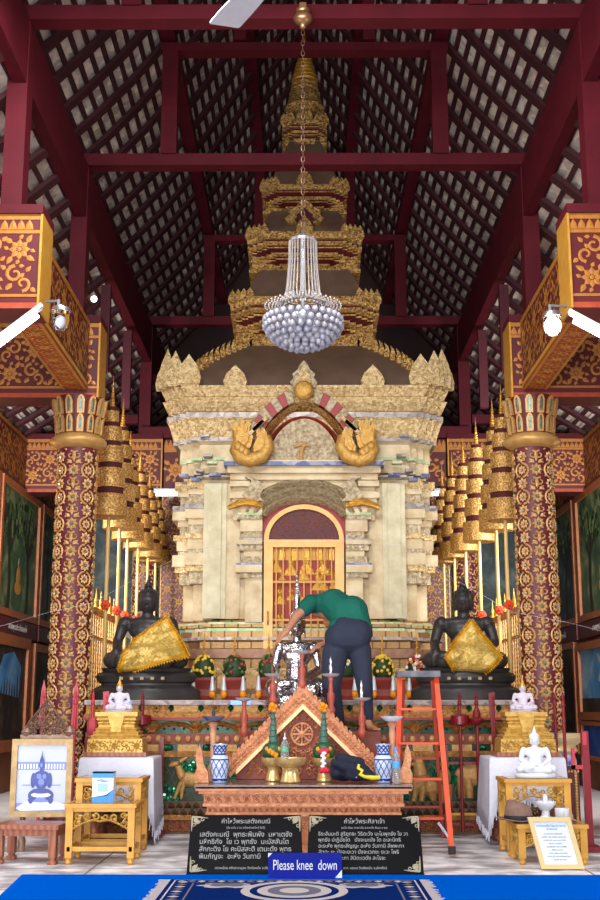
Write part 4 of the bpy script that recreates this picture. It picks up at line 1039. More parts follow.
# ================================================================== black inscription slabs, sign, carpets
def plaque(px0, px1, label, title, lines, foot):
    Yp = 9.38; m = mpp(872, Yp)
    x0, x1 = at(px0, 872, Yp).x, at(px1, 872, Yp).x; xc = (x0+x1)/2; W = x1-x0; H = .42; lean = math.radians(12)
    t = thing('inscribed_slab', (xc, Yp, 0), label, 'inscribed slab')
    R = Matrix.Rotation(-lean, 3, 'X')
    U = lambda u, d, v: Vector((xc, Yp, .012)) + R @ Vector((u, d, v))
    b = MB()
    b.loft([[U(-W/2,0,0),U(W/2,0,0),U(W/2,.03,0),U(-W/2,.03,0)],[U(-W/2+.02,0,H),U(W/2-.02,0,H),U(W/2-.02,.03,H),U(-W/2+.02,.03,H)]]); b.build('stone_slab', 'granite', t)
    b = MB(); b.box(xc-W/2, xc+W/2, Yp-.02, Yp+.12, 0, .012); b.bar(U(-W*.3,.035,H*.7), (xc-W*.3, Yp+.28, .01), .02); b.bar(U(W*.3,.035,H*.7), (xc+W*.3, Yp+.28, .01), .02); b.build('stand', 'granite', t)
    M.setdefault('engr', mat('engraved silver lettering', (160,160,158), .5)); M.setdefault('engold', mat('engraved gilt corner', (160,150,124), .5))
    rot = (R @ Matrix.Rotation(PI/2, 3, 'X')).to_euler()
    text(title, .046, U(0,-.003,H*.885), rot, 'engr', t, 'title')
    text(foot[0], .02, U(0,-.003,H*.775), rot, 'engr', t, 'small_line')
    n = len(lines)
    for i, s_ in enumerate(lines):
        text(s_, .05 if n < 5 else .038, U(-W*.40,-.003,H*(.66-.125*i if n < 5 else .67-.103*i)), rot, 'engr', t, 'verse_line', 'LEFT')
    text(foot[1], .024, U(.0,-.003,H*.09), rot, 'engr', t, 'footer')
    for sx in (-1, 1):
        for (v0, dv) in ((H-.012, -1), (.012, 1)):
            b = MB(); o = Orn(b, lambda u, v, h: U(u, -.002-h*.3, v)); cx = sx*(W/2-.03)
            b.mat(0); o.ribbon([(cx, v0+dv*.002), (cx-sx*.06, v0+dv*.006), (cx-sx*.12, v0+dv*.012)], [.014,.012,.004]); o.ribbon([(cx, v0), (cx+sx*.002, v0+dv*.06), (cx+sx*.004, v0+dv*.11)], [.014,.012,.004])
            o.spiral(cx-sx*.035, v0+dv*.03, .024, 0, sx, 1, .012); o.spiral(cx-sx*.075, v0+dv*.02, .014, 0, sx, 1, .008); o.spiral(cx-sx*.012, v0+dv*.065, .016, 0, -sx, 1, .008); o.leaf(cx-sx*.01, v0+dv*.01, .06, math.atan2(dv, -sx), .6)
            b.build('corner_ornament', 'engold', t)
plaque(186.5, 303.5, 'left black granite slab engraved with four lines of Thai verse', 'คำไหว้พระเสตังคมณี',
       ['เสตังคะมณี  พุทธะพิมพัง  มหาเตชัง', 'มหิทธิกัง  โย เว พุทธัง  นะมัสสันโต', 'สักกะติง โย คะนิสสะติ เตนะตัง พุทธ', 'พิมภัญจะ  อะหัง วันทามิ'], ('(ตั้ง นะโม ๓ จบ แล้วกล่าวคำไหว้ ดังนี้)', 'เททองโดย ศรัทธาสาธุชน วัดเชียงมั่น จ.เชียงใหม่'))
plaque(306.5, 424, 'right black granite slab engraved with five lines of Thai verse', 'คำไหว้พระศิลาเจ้า',
       ['ธีระสัมมะติ สูริยุทธะ วิธิตะวัง นะโมพุทธัง โย วา', 'พุทธัง ปะฏิมัยโต   ปัจจะมะนัง โต อะสะมิทธิ', 'อะระหัง พุทธะสัญญะ อะหัง วันทามิ สัพพะทา', 'สัตตะ ยะ ปัจจะยะวา ปัจจะเวกขะ ยะวะ โพธิ', 'ปะติฏฐิตา นะภา สิมิตะเวตัง สะโรจะ'], ('(นะโม ตัสสะ ภะคะวะโต อะระหะโต สัมมา ๓ จบ)', 'พ.ศ. ๒๕๓๗ วัดเชียงมั่น จ.เชียงใหม่'))
Ys = 9.13; x0, x1 = at(268, 880, Ys).x, at(342, 880, Ys).x
sg = thing('kneeling_sign', ((x0+x1)/2, Ys, 0), 'small blue sign with white words standing in front of the black slabs', 'sign')
H = .185
b = MB(); b.box(x0, x1, Ys, Ys+.02, .012, H); b.build('panel', mat('blue sign plastic', (16,30,140), .5, spec=.1), sg)
b = MB(); b.box(x0+.05, x1-.05, Ys-.03, Ys+.05, .012, .02); b.box(x0+.05, x0+.09, Ys+.02, Ys+.05, .012, .12); b.box(x1-.09, x1-.05, Ys+.02, Ys+.05, .012, .12); b.build('foot', bpy.data.materials['blue sign plastic'], sg)
b = MB(); b.add([(x1-.05, Ys-.001, .014), (x1, Ys-.001, .014), (x1, Ys-.001, .07)], [(0,1,2)]); b.add([(x0, Ys-.001, H-.03), (x0+.03, Ys-.001, H), (x0, Ys-.001, H)], [(0,1,2)]); b.build('torn_corner', 'white', sg)
text('Please knee  down', .1, ((x0+x1)/2, Ys-.003, .1), __import__('mathutils').Euler((PI/2,0,0)), 'white', sg, 'lettering', sx=.62, ext=.001)
for c in sg.children: pass
# carpet with a slanted left end, rug with fringe
p0, p1 = floor_at(22, 876), floor_at(0, 897)
b = MB(); yb_ = p0.y
b.loft([[(x, y, .0085) for x, y in ((p0.x, yb_), (3.2, yb_-.02), (3.2, 5), (p1.x-.9, 5), (p1.x, p1.y))], [(x, y, .012) for x, y in ((p0.x, yb_), (3.2, yb_-.02), (3.2, 5), (p1.x-.9, 5), (p1.x, p1.y))]])
o = b.build('carpet', 'blue', loc=(0, 7.5, 0)); tag(o, 'plain bright blue carpet across the front of the hall', 'carpet')
pr0, pr1 = floor_at(171, 882), floor_at(419, 882)
xl, xr, yr = pr0.x, pr1.x, pr0.y
rg = thing('patterned_rug', ((xl+xr)/2, yr-.7, .012), 'navy and cream patterned prayer rug with a fringe lying on the blue carpet', 'rug')
M['rugn'] = mat('navy wool', (14,38,98), .95, bump=.3, bscale=200, spec=0); M['rugc'] = mat('cream wool', (186,178,178), .95, bump=.3, bscale=200, spec=0); M['rugg'] = mat('grey wool', (104,104,122), .95, spec=0)
b = MB(); b.box(xl, xr, yr-1.5, yr, .012, .018); b.build('pile', 'rugn', rg)
b = MB(); o = Orn(b, lambda u, v, h: Vector((u, v, .0184+h)))
for (e, w, k) in ((.03,.012,0),(.17,.014,1)):
    o.mb.mat(k)
    for q in ((xl+e, yr-e-w, xr-e, yr-e),(xl+e, yr-1.5, xl+e+w, yr-e),(xr-e-w, yr-1.5, xr-e, yr-e)): o.strip(*q, k, .0003)
for k in range(24): 
    x = xl+.09+(xr-xl-.18)*k/23; o.mb.mat(k % 2); o.poly([(x-.03,yr-.1),(x,yr-.06),(x+.03,yr-.1),(x,yr-.15)], .0005, .0005)
for s in (-1, 1):
    xe = xl if s < 0 else xr
    for k in range(12): y = yr-.14-k*.11; o.mb.mat(k % 2); o.poly([(xe-s*.06,y),(xe-s*.1,y+.04),(xe-s*.14,y),(xe-s*.1,y-.04)], .0005, .0005)
    cx_ = xe-s*.42
    for (r, m_) in ((.22,0),(.16,1)):
        o.mb.mat(m_); o.poly([(cx_+r*math.cos(a)*(.7+.3*math.cos(4*a)**2), yr-.2-.5*r+r*.6*math.sin(a)*(.8+.2*math.cos(6*a))) for a in [2*PI*q/32 for q in range(32)]], .001+.0008*m_, .001+.0008*m_)
xm_ = (xl+xr)/2
b.build('border_pattern', ['rugc', 'rugg'], rg)
for i, (r, m_) in enumerate(((.36,'rugc'),(.30,'rugn'),(.25,'rugc'),(.18,'rugg'),(.10,'rugc'))):
    b = MB(); z = .0192+.0006*i
    b.add([(xm_+r*math.cos(a), yr-.55+r*1.25*math.sin(a), z) for a in [2*PI*q/40 for q in range(40)]], [tuple(range(40))]); b.build('medallion_ring', m_, rg)
b = MB(); rnd = random.Random(2)
for s in (-1, 1):
    xe = xl if s < 0 else xr
    for k in range(60):
        y = yr-.01-k*.025; b.bar((xe, y, .016), (xe+s*rnd.uniform(.05,.09), y+rnd.uniform(-.015,.015), .014), .014, .004)
o = b.build('fringe', 'rugc', rg); o['kind'] = 'stuff'
# ================================================================== tables
M['tabgold'] = mat('yellow gilt table', (206,154,66), .45, .15, col2=(186,132,50), scale=10)
M['gildfine'] = mat('bright gilt carving', (216,178,92), .4, .3, col2=(166,120,48), scale=30)
M['wood'] = mat('reddish brown wood', (158,96,70), .4, col2=(130,74,54), scale=6, kind='wave')
M['tabtop'] = mat('dark glossy table top', (126,110,92), .12, col2=(96,82,70), scale=20)
def carved_table(name, x0, x1, y0, y1, h, label, apron=.14, leg=.055, stretch=True, m='tabgold', fret=True):
    t = thing(name, ((x0+x1)/2, (y0+y1)/2, .008), label, 'table', None); z = .008
    b = MB(); b.box(x0-.012, x1+.012, y0-.012, y1+.012, h-.03, h); b.mat(1).box(x0+.03, x1-.03, y0+.03, y1-.03, h, h+.004); b.build('table_top', [m, 'tabtop'], t)
    for (x, y) in ((x0,y0),(x1-leg,y0),(x0,y1-leg),(x1-leg,y1-leg)):
        b = MB(); b.box(x, x+leg, y, y+leg, z+.05, h-.03); b.lathe([(leg*.3,z),(leg*.5,z+.015),(leg*.45,z+.035),(leg*.5,z+.05)], (x+leg/2, y+leg/2, 0), 10); b.build('leg', m, t)
    rl = [(x0+leg, x1-leg, y0+.01, y0+.03, h-.06, h-.03), (x0+leg, x1-leg, y1-.03, y1-.01, h-.06, h-.03), (x0+.01, x0+.03, y0+leg, y1-leg, h-.06, h-.03), (x1-.03, x1-.01, y0+leg, y1-leg, h-.06, h-.03)]
    if stretch:
        zs = z+.1
        rl += [(x0+.01, x1-.01, y0+.015, y0+.04, zs, zs+.035), (x0+.01, x1-.01, y1-.04, y1-.015, zs, zs+.035), (x0+.015, x0+.04, y0, y1, zs, zs+.035), (x1-.04, x1-.015, y0, y1, zs, zs+.035)]
    for r_ in rl: b = MB(); b.box(*r_); b.build('rail', m, t)
    if fret:
        def fr(f, W):
            b = MB(); o = Orn(b, f); n = max(3, int(W/.07))
            for i in range(n):
                u = (i+.5)*W/n; e = abs(2*u/W-1); d = apron*(.42+.58*e**1.5+.18*math.exp(-(e*5)**2))
                rows = max(1, int(d/.045))
                for j in range(rows):
                    v = -.012-(j+.5)*d/rows; o.spiral(u, v, .03, i+j*2, 1 if (i+j) % 2 else -1, 1.1, .018, .012, 9); o.leaf(u, v, .045, i*1.3+j, .6, .012)
            e_ = [(u, -(apron*(.42+.58*abs(2*u/W-1)**1.5+.18*math.exp(-(abs(2*u/W-1)*5)**2)))) for u in [W*k/20 for k in range(21)]]
            o.ribbon(e_, .016, .014)
            b.build('carved_apron', 'gildfine', t)
        fr(plane_map((x0+leg, y0+.012, h-.05), (1,0,0), (0,0,1), (0,-1,0)), x1-x0-2*leg)
        fr(plane_map((x1-.012, y0+leg, h-.05), (0,1,0), (0,0,1), (1,0,0)), y1-y0-2*leg)
        fr(plane_map((x0+.012, y1-leg, h-.05), (0,-1,0), (0,0,1), (-1,0,0)), y1-y0-2*leg)
    return t
X = lambda px, py, Y: at(px, py, Y).x
hN = zat(804, 9.9); hF = zat(778, 10.5)
carved_table('gilt_table', X(65,840,9.9), X(134,840,9.9), 9.9, 10.34, hN, 'low gilt table with carved apron carrying the blue and white carton')
carved_table('gilt_table', X(76,820,10.5), X(141,820,10.5), 10.45, 10.95, hF, 'taller gilt table behind the low one on the left')
hR = zat(779, 10.45)
carved_table('gilt_table', X(507,820,10.45), X(572,820,10.45), 10.45, 10.9, hR, 'tall gilt table carrying the white seated statue on the right', apron=.16)
hB = zat(824, 9.95)
carved_table('gilt_bench', X(519,850,9.9), X(588,850,9.9), 9.9, 10.36, hB, 'low gilt bench with the hat and the white bowl, behind the framed notice', apron=.12, stretch=False)
# small brown table, turned slightly
bt = thing('brown_table', (0,0,0), 'small low reddish brown wooden table in front of the framed picture', 'table')
hb = .30
b = MB(); b.box(-.27,.27,-.19,.19,hb-.035,hb); b.build('table_top', 'wood', bt)
for x in (-.25,.19):
    for y in (-.17,.11): b = MB(); b.box(x,x+.06,y,y+.06,.05,hb-.035); b.box(x+.008,x+.052,y+.008,y+.052,.03,.05); b.box(x-.004,x+.064,y-.004,y+.064,0,.03); b.build('leg', 'wood', bt)
b = MB(); b.box(-.2,.2,-.155,-.135,hb-.09,hb-.035); b.box(-.2,.2,.135,.155,hb-.09,hb-.035); b.box(-.235,-.215,-.12,.12,hb-.09,hb-.035); b.box(.215,.235,-.12,.12,hb-.09,hb-.035); b.build('apron', 'wood', bt)
p = floor_at(31, 862, .008); bt.location = (p.x, p.y+.02, .008); bt.rotation_euler = (0,0,-.12)
# cloth covered tables
for s, side, oth in ((-1,'left','first'),(1,'right','second')):
    Yc = 11.25; x0, x1 = (X(82,770,Yc), X(151,770,Yc)) if s < 0 else (X(492,770,Yc), X(563,770,Yc))
    h = zat(757.5, Yc); yb2 = 11.85
    t = thing('offering_table', ((x0+x1)/2, 11.5, .008), f'brown ball footed table under the white cloth on the {side}', 'table')
    b = MB(); b.box(x0+.02, x1-.02, Yc+.02, yb2-.02, h-.05, h-.008); b.build('table_top', 'wood', t)
    for x in (x0+.1, x1-.1):
        for y in (Yc+.08, yb2-.1): b = MB(); b.lathe([(.03,.008),(.06,.03),(.075,.08),(.06,.13),(.035,.16),(.045,.25),(.04,h-.05)], (x,y,0), 12); b.build('leg', 'wood', t, smooth=50)
    # draped cloth: top sheet plus wavy skirt, longer at the outer corner
    b = MB(); rnd = random.Random(8+s); per = []
    n = 28
    def edge(a, c, k, drop):
        for i in range(k): q = i/k; per.append((a[0]+(c[0]-a[0])*q, a[1]+(c[1]-a[1])*q, drop(q)))
    f_in = (lambda q: .36+.05*math.sin(q*7)); lng = lambda q: .62+.05*math.sin(q*9)
    x0_, x1_, y0_, y1_ = x0-.015, x1+.015, Yc-.015, yb2+.015
    tail = 1 if s < 0 else 0
    edge((x0_,y0_), (x1_,y0_), n, lambda q: .36+.02*math.sin(q*20)+(.3*max(0,(q-.9)/.1)**2 if tail else .28*max(0,(.1-q)/.1)**2))
    edge((x1_,y0_), (x1_,y1_), n//2, lambda q: .5 if not tail else .66-.1*q)
    edge((x1_,y1_), (x0_,y1_), n, lambda q: .4)
    edge((x0_,y1_), (x0_,y0_), n//2, lambda q: .5 if tail else .56+.1*q)
    cx_, cy_ = (x0+x1)/2, (Yc+yb2)/2; rows = [[], [], [], [], []]
    for i, (x, y, d) in enumerate(per):
        w = .5+.5*math.sin(i*1.9); ox = (x-cx_); oy = (y-cy_); L = math.hypot(ox, oy)
        nx = (1 if x >= x1_-1e-4 else -1 if x <= x0_+1e-4 else 0); ny = (1 if y >= y1_-1e-4 else -1 if y <= y0_+1e-4 else 0)
        rows[0].append((x-.0*nx, y, h)); 
        for r, (q, o_) in enumerate(((.04,.012),(.4,.02),(.75,.03),(1,.04))):
            amt = o_*.6+(.025*w*q)
            rows[r+1].append((x+nx*amt, y+ny*amt, h-d*q))
    b.loft(rows, cap=False); b.add(rows[0], [tuple(range(len(per)))])
    sh_l = 'white lace cloth over the ' + side + ' offering table, its fringe hanging beside the terrace'
    tc_ = b.build('offering_cloth', 'cloth', loc=(cx_, cy_, h)); tag(tc_, sh_l, 'tablecloth'); 
    md = tc_.modifiers.new('th', 'SOLIDIFY'); md.thickness = .006
    tc_.data.shade_smooth(); tc_.data.set_sharp_from_angle(angle=math.radians(50))
    b = MB()
    for i in range(0, len(per)):
        (x, y, z) = rows[4][i]
        for k in range(3): q = k/3; x2, y2, z2 = rows[4][(i+1) % len(per)]; b.bar((x+(x2-x)*q, y+(y2-y)*q, z+(z2-z)*q+.005), (x+(x2-x)*q+rnd.uniform(-.01,.01), y+(y2-y)*q, z+(z2-z)*q-rnd.uniform(.05,.09)), .006)
    fr_ = b.build('lace_fringe', 'cloth', tc_); fr_['kind'] = 'stuff'
    # gilt stepped pedestal
    Yq = 11.5; xc = X(118 if s < 0 else 524.5, 740, Yq); m = mpp(740, Yq)
    ped = thing('gilt_pedestal', (xc, Yq, h+.006), f'gilt stepped pedestal under the crystal statue on the {side} offering table', 'pedestal')
    b = MB(); z = h+.006; wood_h = 4*m; b.box(xc-31*m, xc+31*m, Yq-.2, Yq+.25, z, z+wood_h); b.build('wooden_plinth', 'wood', ped)
    zt_ = zat(712, Yq); H = zt_-z-wood_h; zz = z+wood_h; b = MB()
    lv = [(29,0),(28,.32),(27.5,.33),(25,.36),(26,.40),(23,.44),(24,.5),(21,.53),(22,.58),(19,.62),(18.5,.68),(20,.72),(18.5,.76),(21,.80),(20,.86),(22,.90),(22,1)]
    def sq(w, z): return [(xc-w*m, Yq-w*m*.75, z), (xc+w*m, Yq-w*m*.75, z), (xc+w*m, Yq+w*m*.75, z), (xc-w*m, Yq+w*m*.75, z)]
    R = []
    for w_, q in lv: R.append(sq(w_*.95, zz+H*q))
    b.loft(R); b.build('stepped_body', 'gildfine', ped)
    b = MB(); Fy = lambda w: Yq-w*m*.75*.95
    b.loft([[(xc-6*m, Fy(23), zz+H*.4), (xc+6*m, Fy(23), zz+H*.4), (xc+6*m, Fy(16), zz+H*.4), (xc-6*m, Fy(16), zz+H*.4)], [(xc-5*m, Fy(23), zz+H*.6), (xc+5*m, Fy(23), zz+H*.6), (xc+5*m, Fy(16), zz+H*.6), (xc-5*m, Fy(16), zz+H*.6)], [(xc-9*m, Fy(23.5), zz+H*.98), (xc+9*m, Fy(23.5), zz+H*.98), (xc+9*m, Fy(16), zz+H*.98), (xc-9*m, Fy(16), zz+H*.98)]]); b.build('front_cloth', 'gildfine', ped)
    b = MB(); o = Orn(b, plane_map((xc-27*m, Fy(29)-.004, zz), (1,0,0), (0,0,1), (0,-1,0))); o.vine(0, 0, 54*m, H*.32, H*.3, 0); b.build('carved_scroll', 'gildfine', ped)
    if s < 0: PEDL = (xc, Yq, zt_)
    else: PEDR = (xc, Yq, zt_)
# ================================================================== framed picture on easel
Yf = 10.7; m = mpp(780, Yf); x0, x1 = X(11,780,Yf), X(72,780,Yf); z0, z1 = zat(817, Yf), zat(739, Yf)
xc = (x0+x1)/2
es_ = thing('carved_easel', (xc, Yf+.12, .008), 'ornate carved easel with a filigree crest holding the framed blue picture', 'easel')
M['easelw'] = mat('weathered carved wood', (150,120,104), .4, .2, col2=(104,78,68), scale=18)
for x in (x0+.09, x1-.06):
    b = MB(); zt_ = zat(726, Yf+.12); b.lathe([(.03,.008),(.035,.1),(.025,.12),(.025,zt_-.22),(.045,zt_-.2),(.05,zt_-.15),(.025,zt_-.1),(.05,zt_-.05),(.02,zt_)], (x, Yf+.12, 0), 12); b.build('post', 'easelw', es_, smooth=50)
b = MB(); b.box(x0+.05, x1-.03, Yf+.06, Yf+.16, z0-.075, z0-.045); b.box(x0+.05, x1-.03, Yf+.1, Yf+.16, .2, .24); b.build('shelf', 'pink', es_)
b = MB(); o = Orn(b, plane_map((xc, Yf+.1, z1), (1,0,0), (0,0,1), (0,-1,0))); o.strip(-.22,-.0,.24,.035,0)
for j in range(5):
    hw = .2*(1-j/5.2)
    n = max(1, int(hw*2/.06))
    for i in range(n): u = -hw+(i+.5)*2*hw/n; o.spiral(u, .06+j*.052, .034, i+j, 1 if i % 2 else -1, 1.2, .018, .02, 9); o.leaf(u, .05+j*.05, .05, PI/2, .5)
o.ribbon([(-.2,.03),(-.15,.14),(-.07,.24),(0,.34)], .02, .02); o.ribbon([(.2,.03),(.15,.14),(.07,.24),(0,.34)], .02, .02)
b.build('filigree_crest', 'easelw', es_)
fr_ = thing('framed_picture', (xc, Yf, z0), 'gold framed picture of a seated statue in blue tones', 'picture')
b = MB(); tw_ = .05
for a in ((x0,x1,z0,z0+tw_),(x0,x1,z1-tw_,z1),(x0,x0+tw_,z0+tw_,z1-tw_),(x1-tw_,x1,z0+tw_,z1-tw_)): b.box(a[0],a[1],Yf-.02,Yf+.03,a[2],a[3])
b.build('frame', mat('antique gold frame', (170,144,100), .4, .3, col2=(132,106,68), scale=18), fr_)
b = MB(); b.box(x0+tw_, x1-tw_, Yf, Yf+.02, z0+tw_, z1-tw_); b.build('print', mat('pale print paper', (190,197,222), .35, col2=(168,178,212), scale=3), fr_)
M['pb1'] = mat('blue print ink', (58,72,146), .4); M['pb2'] = mat('mid blue print ink', (112,130,204), .4); M['pb3'] = mat('white print', (214,217,230), .4)
b = MB(); W, H = x1-x0-2*tw_, z1-z0-2*tw_; o = Orn(b, plane_map((xc, Yf-.001, z0+tw_), (1,0,0), (0,0,1), (0,-1,0)))
o.strip(-W*.5, H*.62, W*.5, H*.74, 1, .001)
for k in range(16): o.strip(-W*.48+k*W*.06, H*.635, -W*.45+k*W*.06, H*.71, 2, .0015)
o.strip(-W*.5, 0, W*.5, H*.12, 1, .001); o.mb.mat(2); o.poly([(-W*.5,H*.04),(-W*.3,H*.14),(W*.2,H*.15),(W*.5,H*.1),(W*.5,H*.02),(-W*.4,0)], .002, .0015)
o.mb.mat(0)
def pp(pts, k=0): o.mb.mat(k); o.poly([(a*W, c*H) for a, c in pts], .004, .003)
def el(cx, cy, rx, ry, k, n=16): o.mb.mat(k); o.poly([(W*(cx+rx*math.cos(2*PI*q/n)), H*cy+W*ry*math.sin(2*PI*q/n)) for q in range(n)], .0022+.0006*el.z, .002+.0006*el.z); el.z += 1
el.z = 0
el(0,.165,.27,.05,1); el(-.17,.23,.09,.10,0); el(.17,.23,.09,.10,0); el(-.2,.16,.05,.07,0); el(.2,.16,.05,.07,0); el(0,.24,.2,.05,2); el(0,.30,.2,.055,0)
el(-.165,.46,.05,.15,0); el(.165,.46,.05,.15,0); el(0,.46,.13,.18,0); el(0,.53,.16,.1,0); el(-.05,.52,.05,.05,1); el(.06,.52,.04,.05,1); el(0,.43,.06,.08,1); el(0,.61,.04,.06,0); el(0,.69,.06,.075,0); el(-.01,.69,.03,.04,1); el(0,.76,.045,.05,0)
o.mb.mat(0); o.poly([(-.04*W,.77*H),(.04*W,.77*H),(.012*W,.84*H),(0,.92*H),(-.012*W,.84*H)], .016, .015)
o.strip(-W*.38, H*.385, W*.4, H*.395, 0, .017)
b.build('printed_statue', ['pb1','pb2','pb3'], fr_)
# ================================================================== framed notice leaning on the bench
pB0, pB1 = floor_at(541, 871, .012), floor_at(584, 869, .012)
Yn = 9.62; W = 43*mpp(870, Yn); H = 48*mpp(850, Yn)*1.04; tl = math.radians(11); roll = math.radians(9)
nx_, nz_ = X(563, 871, Yn), .012
R = Matrix.Rotation(-tl, 3, 'X') @ Matrix.Rotation(-roll*.0, 3, 'Y')
nt = thing('framed_notice', (nx_, Yn, nz_), 'gold framed printed notice leaning on the low gilt bench', 'notice')
U = lambda u, d, v: Vector((nx_-.05*v/H*1.6, Yn, nz_)) + R @ Vector((u, d, v))
def slab(b, u0, u1, v0, v1, d0, d1): b.loft([[U(u0,d0,v0),U(u1,d0,v0),U(u1,d1,v0),U(u0,d1,v0)],[U(u0,d0,v1),U(u1,d0,v1),U(u1,d1,v1),U(u0,d1,v1)]])
b = MB(); f = .035
for a in ((-W/2,W/2,0,f),(-W/2,W/2,H-f,H),(-W/2,-W/2+f,f,H-f),(W/2-f,W/2,f,H-f)): slab(b, *a, -.015, .015)
b.build('frame', mat('pale gold frame', (206,182,128), .4, .2), nt)
b = MB(); slab(b, -W/2+f, W/2-f, f, H-f, 0, .012); b.build('paper', mat('white paper', (212,220,228), .5), nt)
rot = (R @ Matrix.Rotation(PI/2, 3, 'X')).to_euler(); M['inkb'] = mat('blue print', (60,140,190), .5); M['inkg'] = mat('grey print', (130,140,150), .5)
text('สวดมนต์ไหว้พระในวิหาร', .024, U(0,-.002,H*.83), rot, 'inkb', nt, 'heading'); text('(วัดเชียงมั่น)', .018, U(0,-.002,H*.77), rot, 'inkb', nt, 'heading')
for k, s_ in enumerate(('อะระหัง สัมมาสัมพุทโธ','พุทธัง ภะคะวันตัง อะภิวาเทมิ','สวากขาโต ภะคะวะตา ธัมโม','ธัมมัง นะมัสสามิ','สุปะฏิปันโน สาวะกะสังโฆ','สังฆัง นะมามิ','นะโม ตัสสะ ภะคะวะโต','อะระหะโต สัมมาสัมพุทธัสสะ','พุทธัง สะระณัง')):
    text(s_, .017, U(0,-.002,H*(.68-.062*k)), rot, 'inkg', nt, 'text_line')
# ================================================================== carton, hat, bowl, jar
p = Vector((X(103.5,800,10.1), 10.1, hN+.004)); w = .085; hh = 29*mpp(790, 10.1)
bx = thing('drink_carton', p, 'white carton with blue bands standing on the low gilt table', 'carton')
b = MB(); b.box(p.x-w, p.x+w, p.y-.06, p.y+.06, p.z, p.z+hh); b.build('carton_body', mat('white carton', (222,236,250), .35), bx)
b = MB(); Fz = lambda q: p.z+hh*q; o = Orn(b, plane_map((p.x, p.y-.061, p.z), (1,0,0), (0,0,1), (0,-1,0)))
o.strip(-w, hh*.8, w, hh, 0, .001); o.strip(-w, 0, w, hh*.16, 0, .001); o.mb.mat(0); o.poly([(-w,hh*.16),(w,hh*.16),(w,hh*.42),(w*.4,hh*.2)], .001, .001); o.strip(-w*.5, hh*.34, w*.5, hh*.62, 1, .001); o.mb.mat(0); o.poly([(-w*.7,hh*.7),(-w*.2,hh*.76),(w*.7,hh*.7),(w*.2,hh*.66)], .002, .002)
b.box(p.x-w-.001, p.x+w+.001, p.y-.062, p.y+.061, p.z+hh-.012, p.z+hh+.001); b.build('blue_print', [mat('carton blue', (20,132,214), .35), mat('carton pale blue', (150,190,236), .35)], bx)
text('น้ำดื่ม', .03, (p.x, p.y-.064, p.z+hh*.73), __import__('mathutils').Euler((PI/2,0,0)), 'pb3', bx, 'lettering')
# hat
px_, Yh = 519, 10.12; m = mpp(820, Yh); c = Vector((X(px_,822,Yh), Yh, hB+.004))
ht = thing('felt_hat', c, 'brown felt hat with a dark band lying on the low gilt bench', 'hat')
M['felt'] = mat('taupe felt', (132,104,92), .9, col2=(112,86,76), scale=30)
b = MB(); rings = []
for r, z in ((.04,.0),(.155,.004),(.17,.012),(.155,.018),(.1,.012)): rings.append([(c.x+r*math.cos(a)*1.1, c.y+r*math.sin(a), c.z+z+.018*abs(math.cos(a))*(r > .12)) for a in [2*PI*k/28 for k in range(28)]])
b.loft(rings); b.build('brim', 'felt', ht, smooth=60)
b = MB(); rings = []
for r, z in ((.106,.01),(.105,.05),(.098,.1),(.085,.14),(.06,.155),(.02,.14)): rings.append([(c.x+r*math.cos(a)*1.08-.03*z, c.y+r*math.sin(a)*(1 if z < .12 else .8), c.z+z-.02*(z > .12)*math.cos(a)) for a in [2*PI*k/28 for k in range(28)]])
b.loft(rings); b.build('crown', 'felt', ht, smooth=60)
b = MB(); b.lathe([(.108,.012),(.110,.014),(.109,.05),(.106,.052)], (0,0,0), 28); b.v = [(c.x+x*1.08, c.y+y, c.z+z) for x, y, z in b.v]; b.build('hat_band', mat('dark hat band', (36,34,46), .6), ht, smooth=50)
# white footed bowl with candle and offerings
c = Vector((X(546,820,10.2), 10.2, hB+.004))
bw = thing('footed_bowl', c, 'white footed bowl with a candle beside the hat on the bench', 'bowl')
b = MB(); b.lathe([(.05,0),(.06,.02),(.035,.04),(.03,.08),(.06,.1),(.085,.14),(.085,.15),(.05,.12),(.0,.11)], c, 24); b.build('bowl', 'white', bw, smooth=50)
b = MB(); b.lathe([(.02,.11),(.02,.2),(.004,.21)], c+Vector((0,0,0)), 12); b.build('candle', 'white', bw, smooth=50)
c = Vector((X(562.5,822,10.15), 10.15, hB+.004))
cu = thing('printed_cup', c, 'small white cup with a red and yellow print beside the footed bowl', 'cup')
b = MB(); b.lathe([(.045,0),(.055,.01),(.06,.1),(.055,.1),(.04,.015),(.0,.015)], c, 20); b.build('cup_body', 'white', cu, smooth=50)
b = MB(); o = Orn(b, lambda u, v, h: Vector((c.x+(.059+h)*math.sin(u), c.y-(.059+h)*math.cos(u), c.z+v)))
o.flower(0, .055, .03, 6, .003, 0, 1); b.build('print', [mat('red print', (206,70,50), .5), 'goldyl'], cu)
# blue and white jar with gilt rim at the foot of the right column
c = Vector((X(561,760,12.24), 12.24, .008)); zt_ = zat(733, 12.24)
jr = thing('garden_jar', (c.x, c.y, .008), 'tall blue and white jar with a wide gilt rim by the right column', 'jar')
b = MB(); b.lathe([(.12,.008),(.16,.1),(.17,.4),(.15,zt_-.25),(.13,zt_-.2)], (c.x,c.y,0), 24); b.build('jar_body', mat('blue and white porcelain', (226,232,242), .15, col2=(60,90,180), scale=9, sharp=.25), jr, smooth=50)
b = MB(); b.lathe([(.13,zt_-.2),(.17,zt_-.17),(.15,zt_-.12),(.21,zt_-.08),(.23,zt_-.04),(.2,zt_),(.1,zt_)], (c.x,c.y,0), 24); b.build('gilt_rim', mat('pale gilt rim', (226,208,160), .3, .3), jr, smooth=50)
# ================================================================== things on the altar
za = zA_+.003
def on(px, Y): return Vector((at(px, 782, Y).x, Y, za))
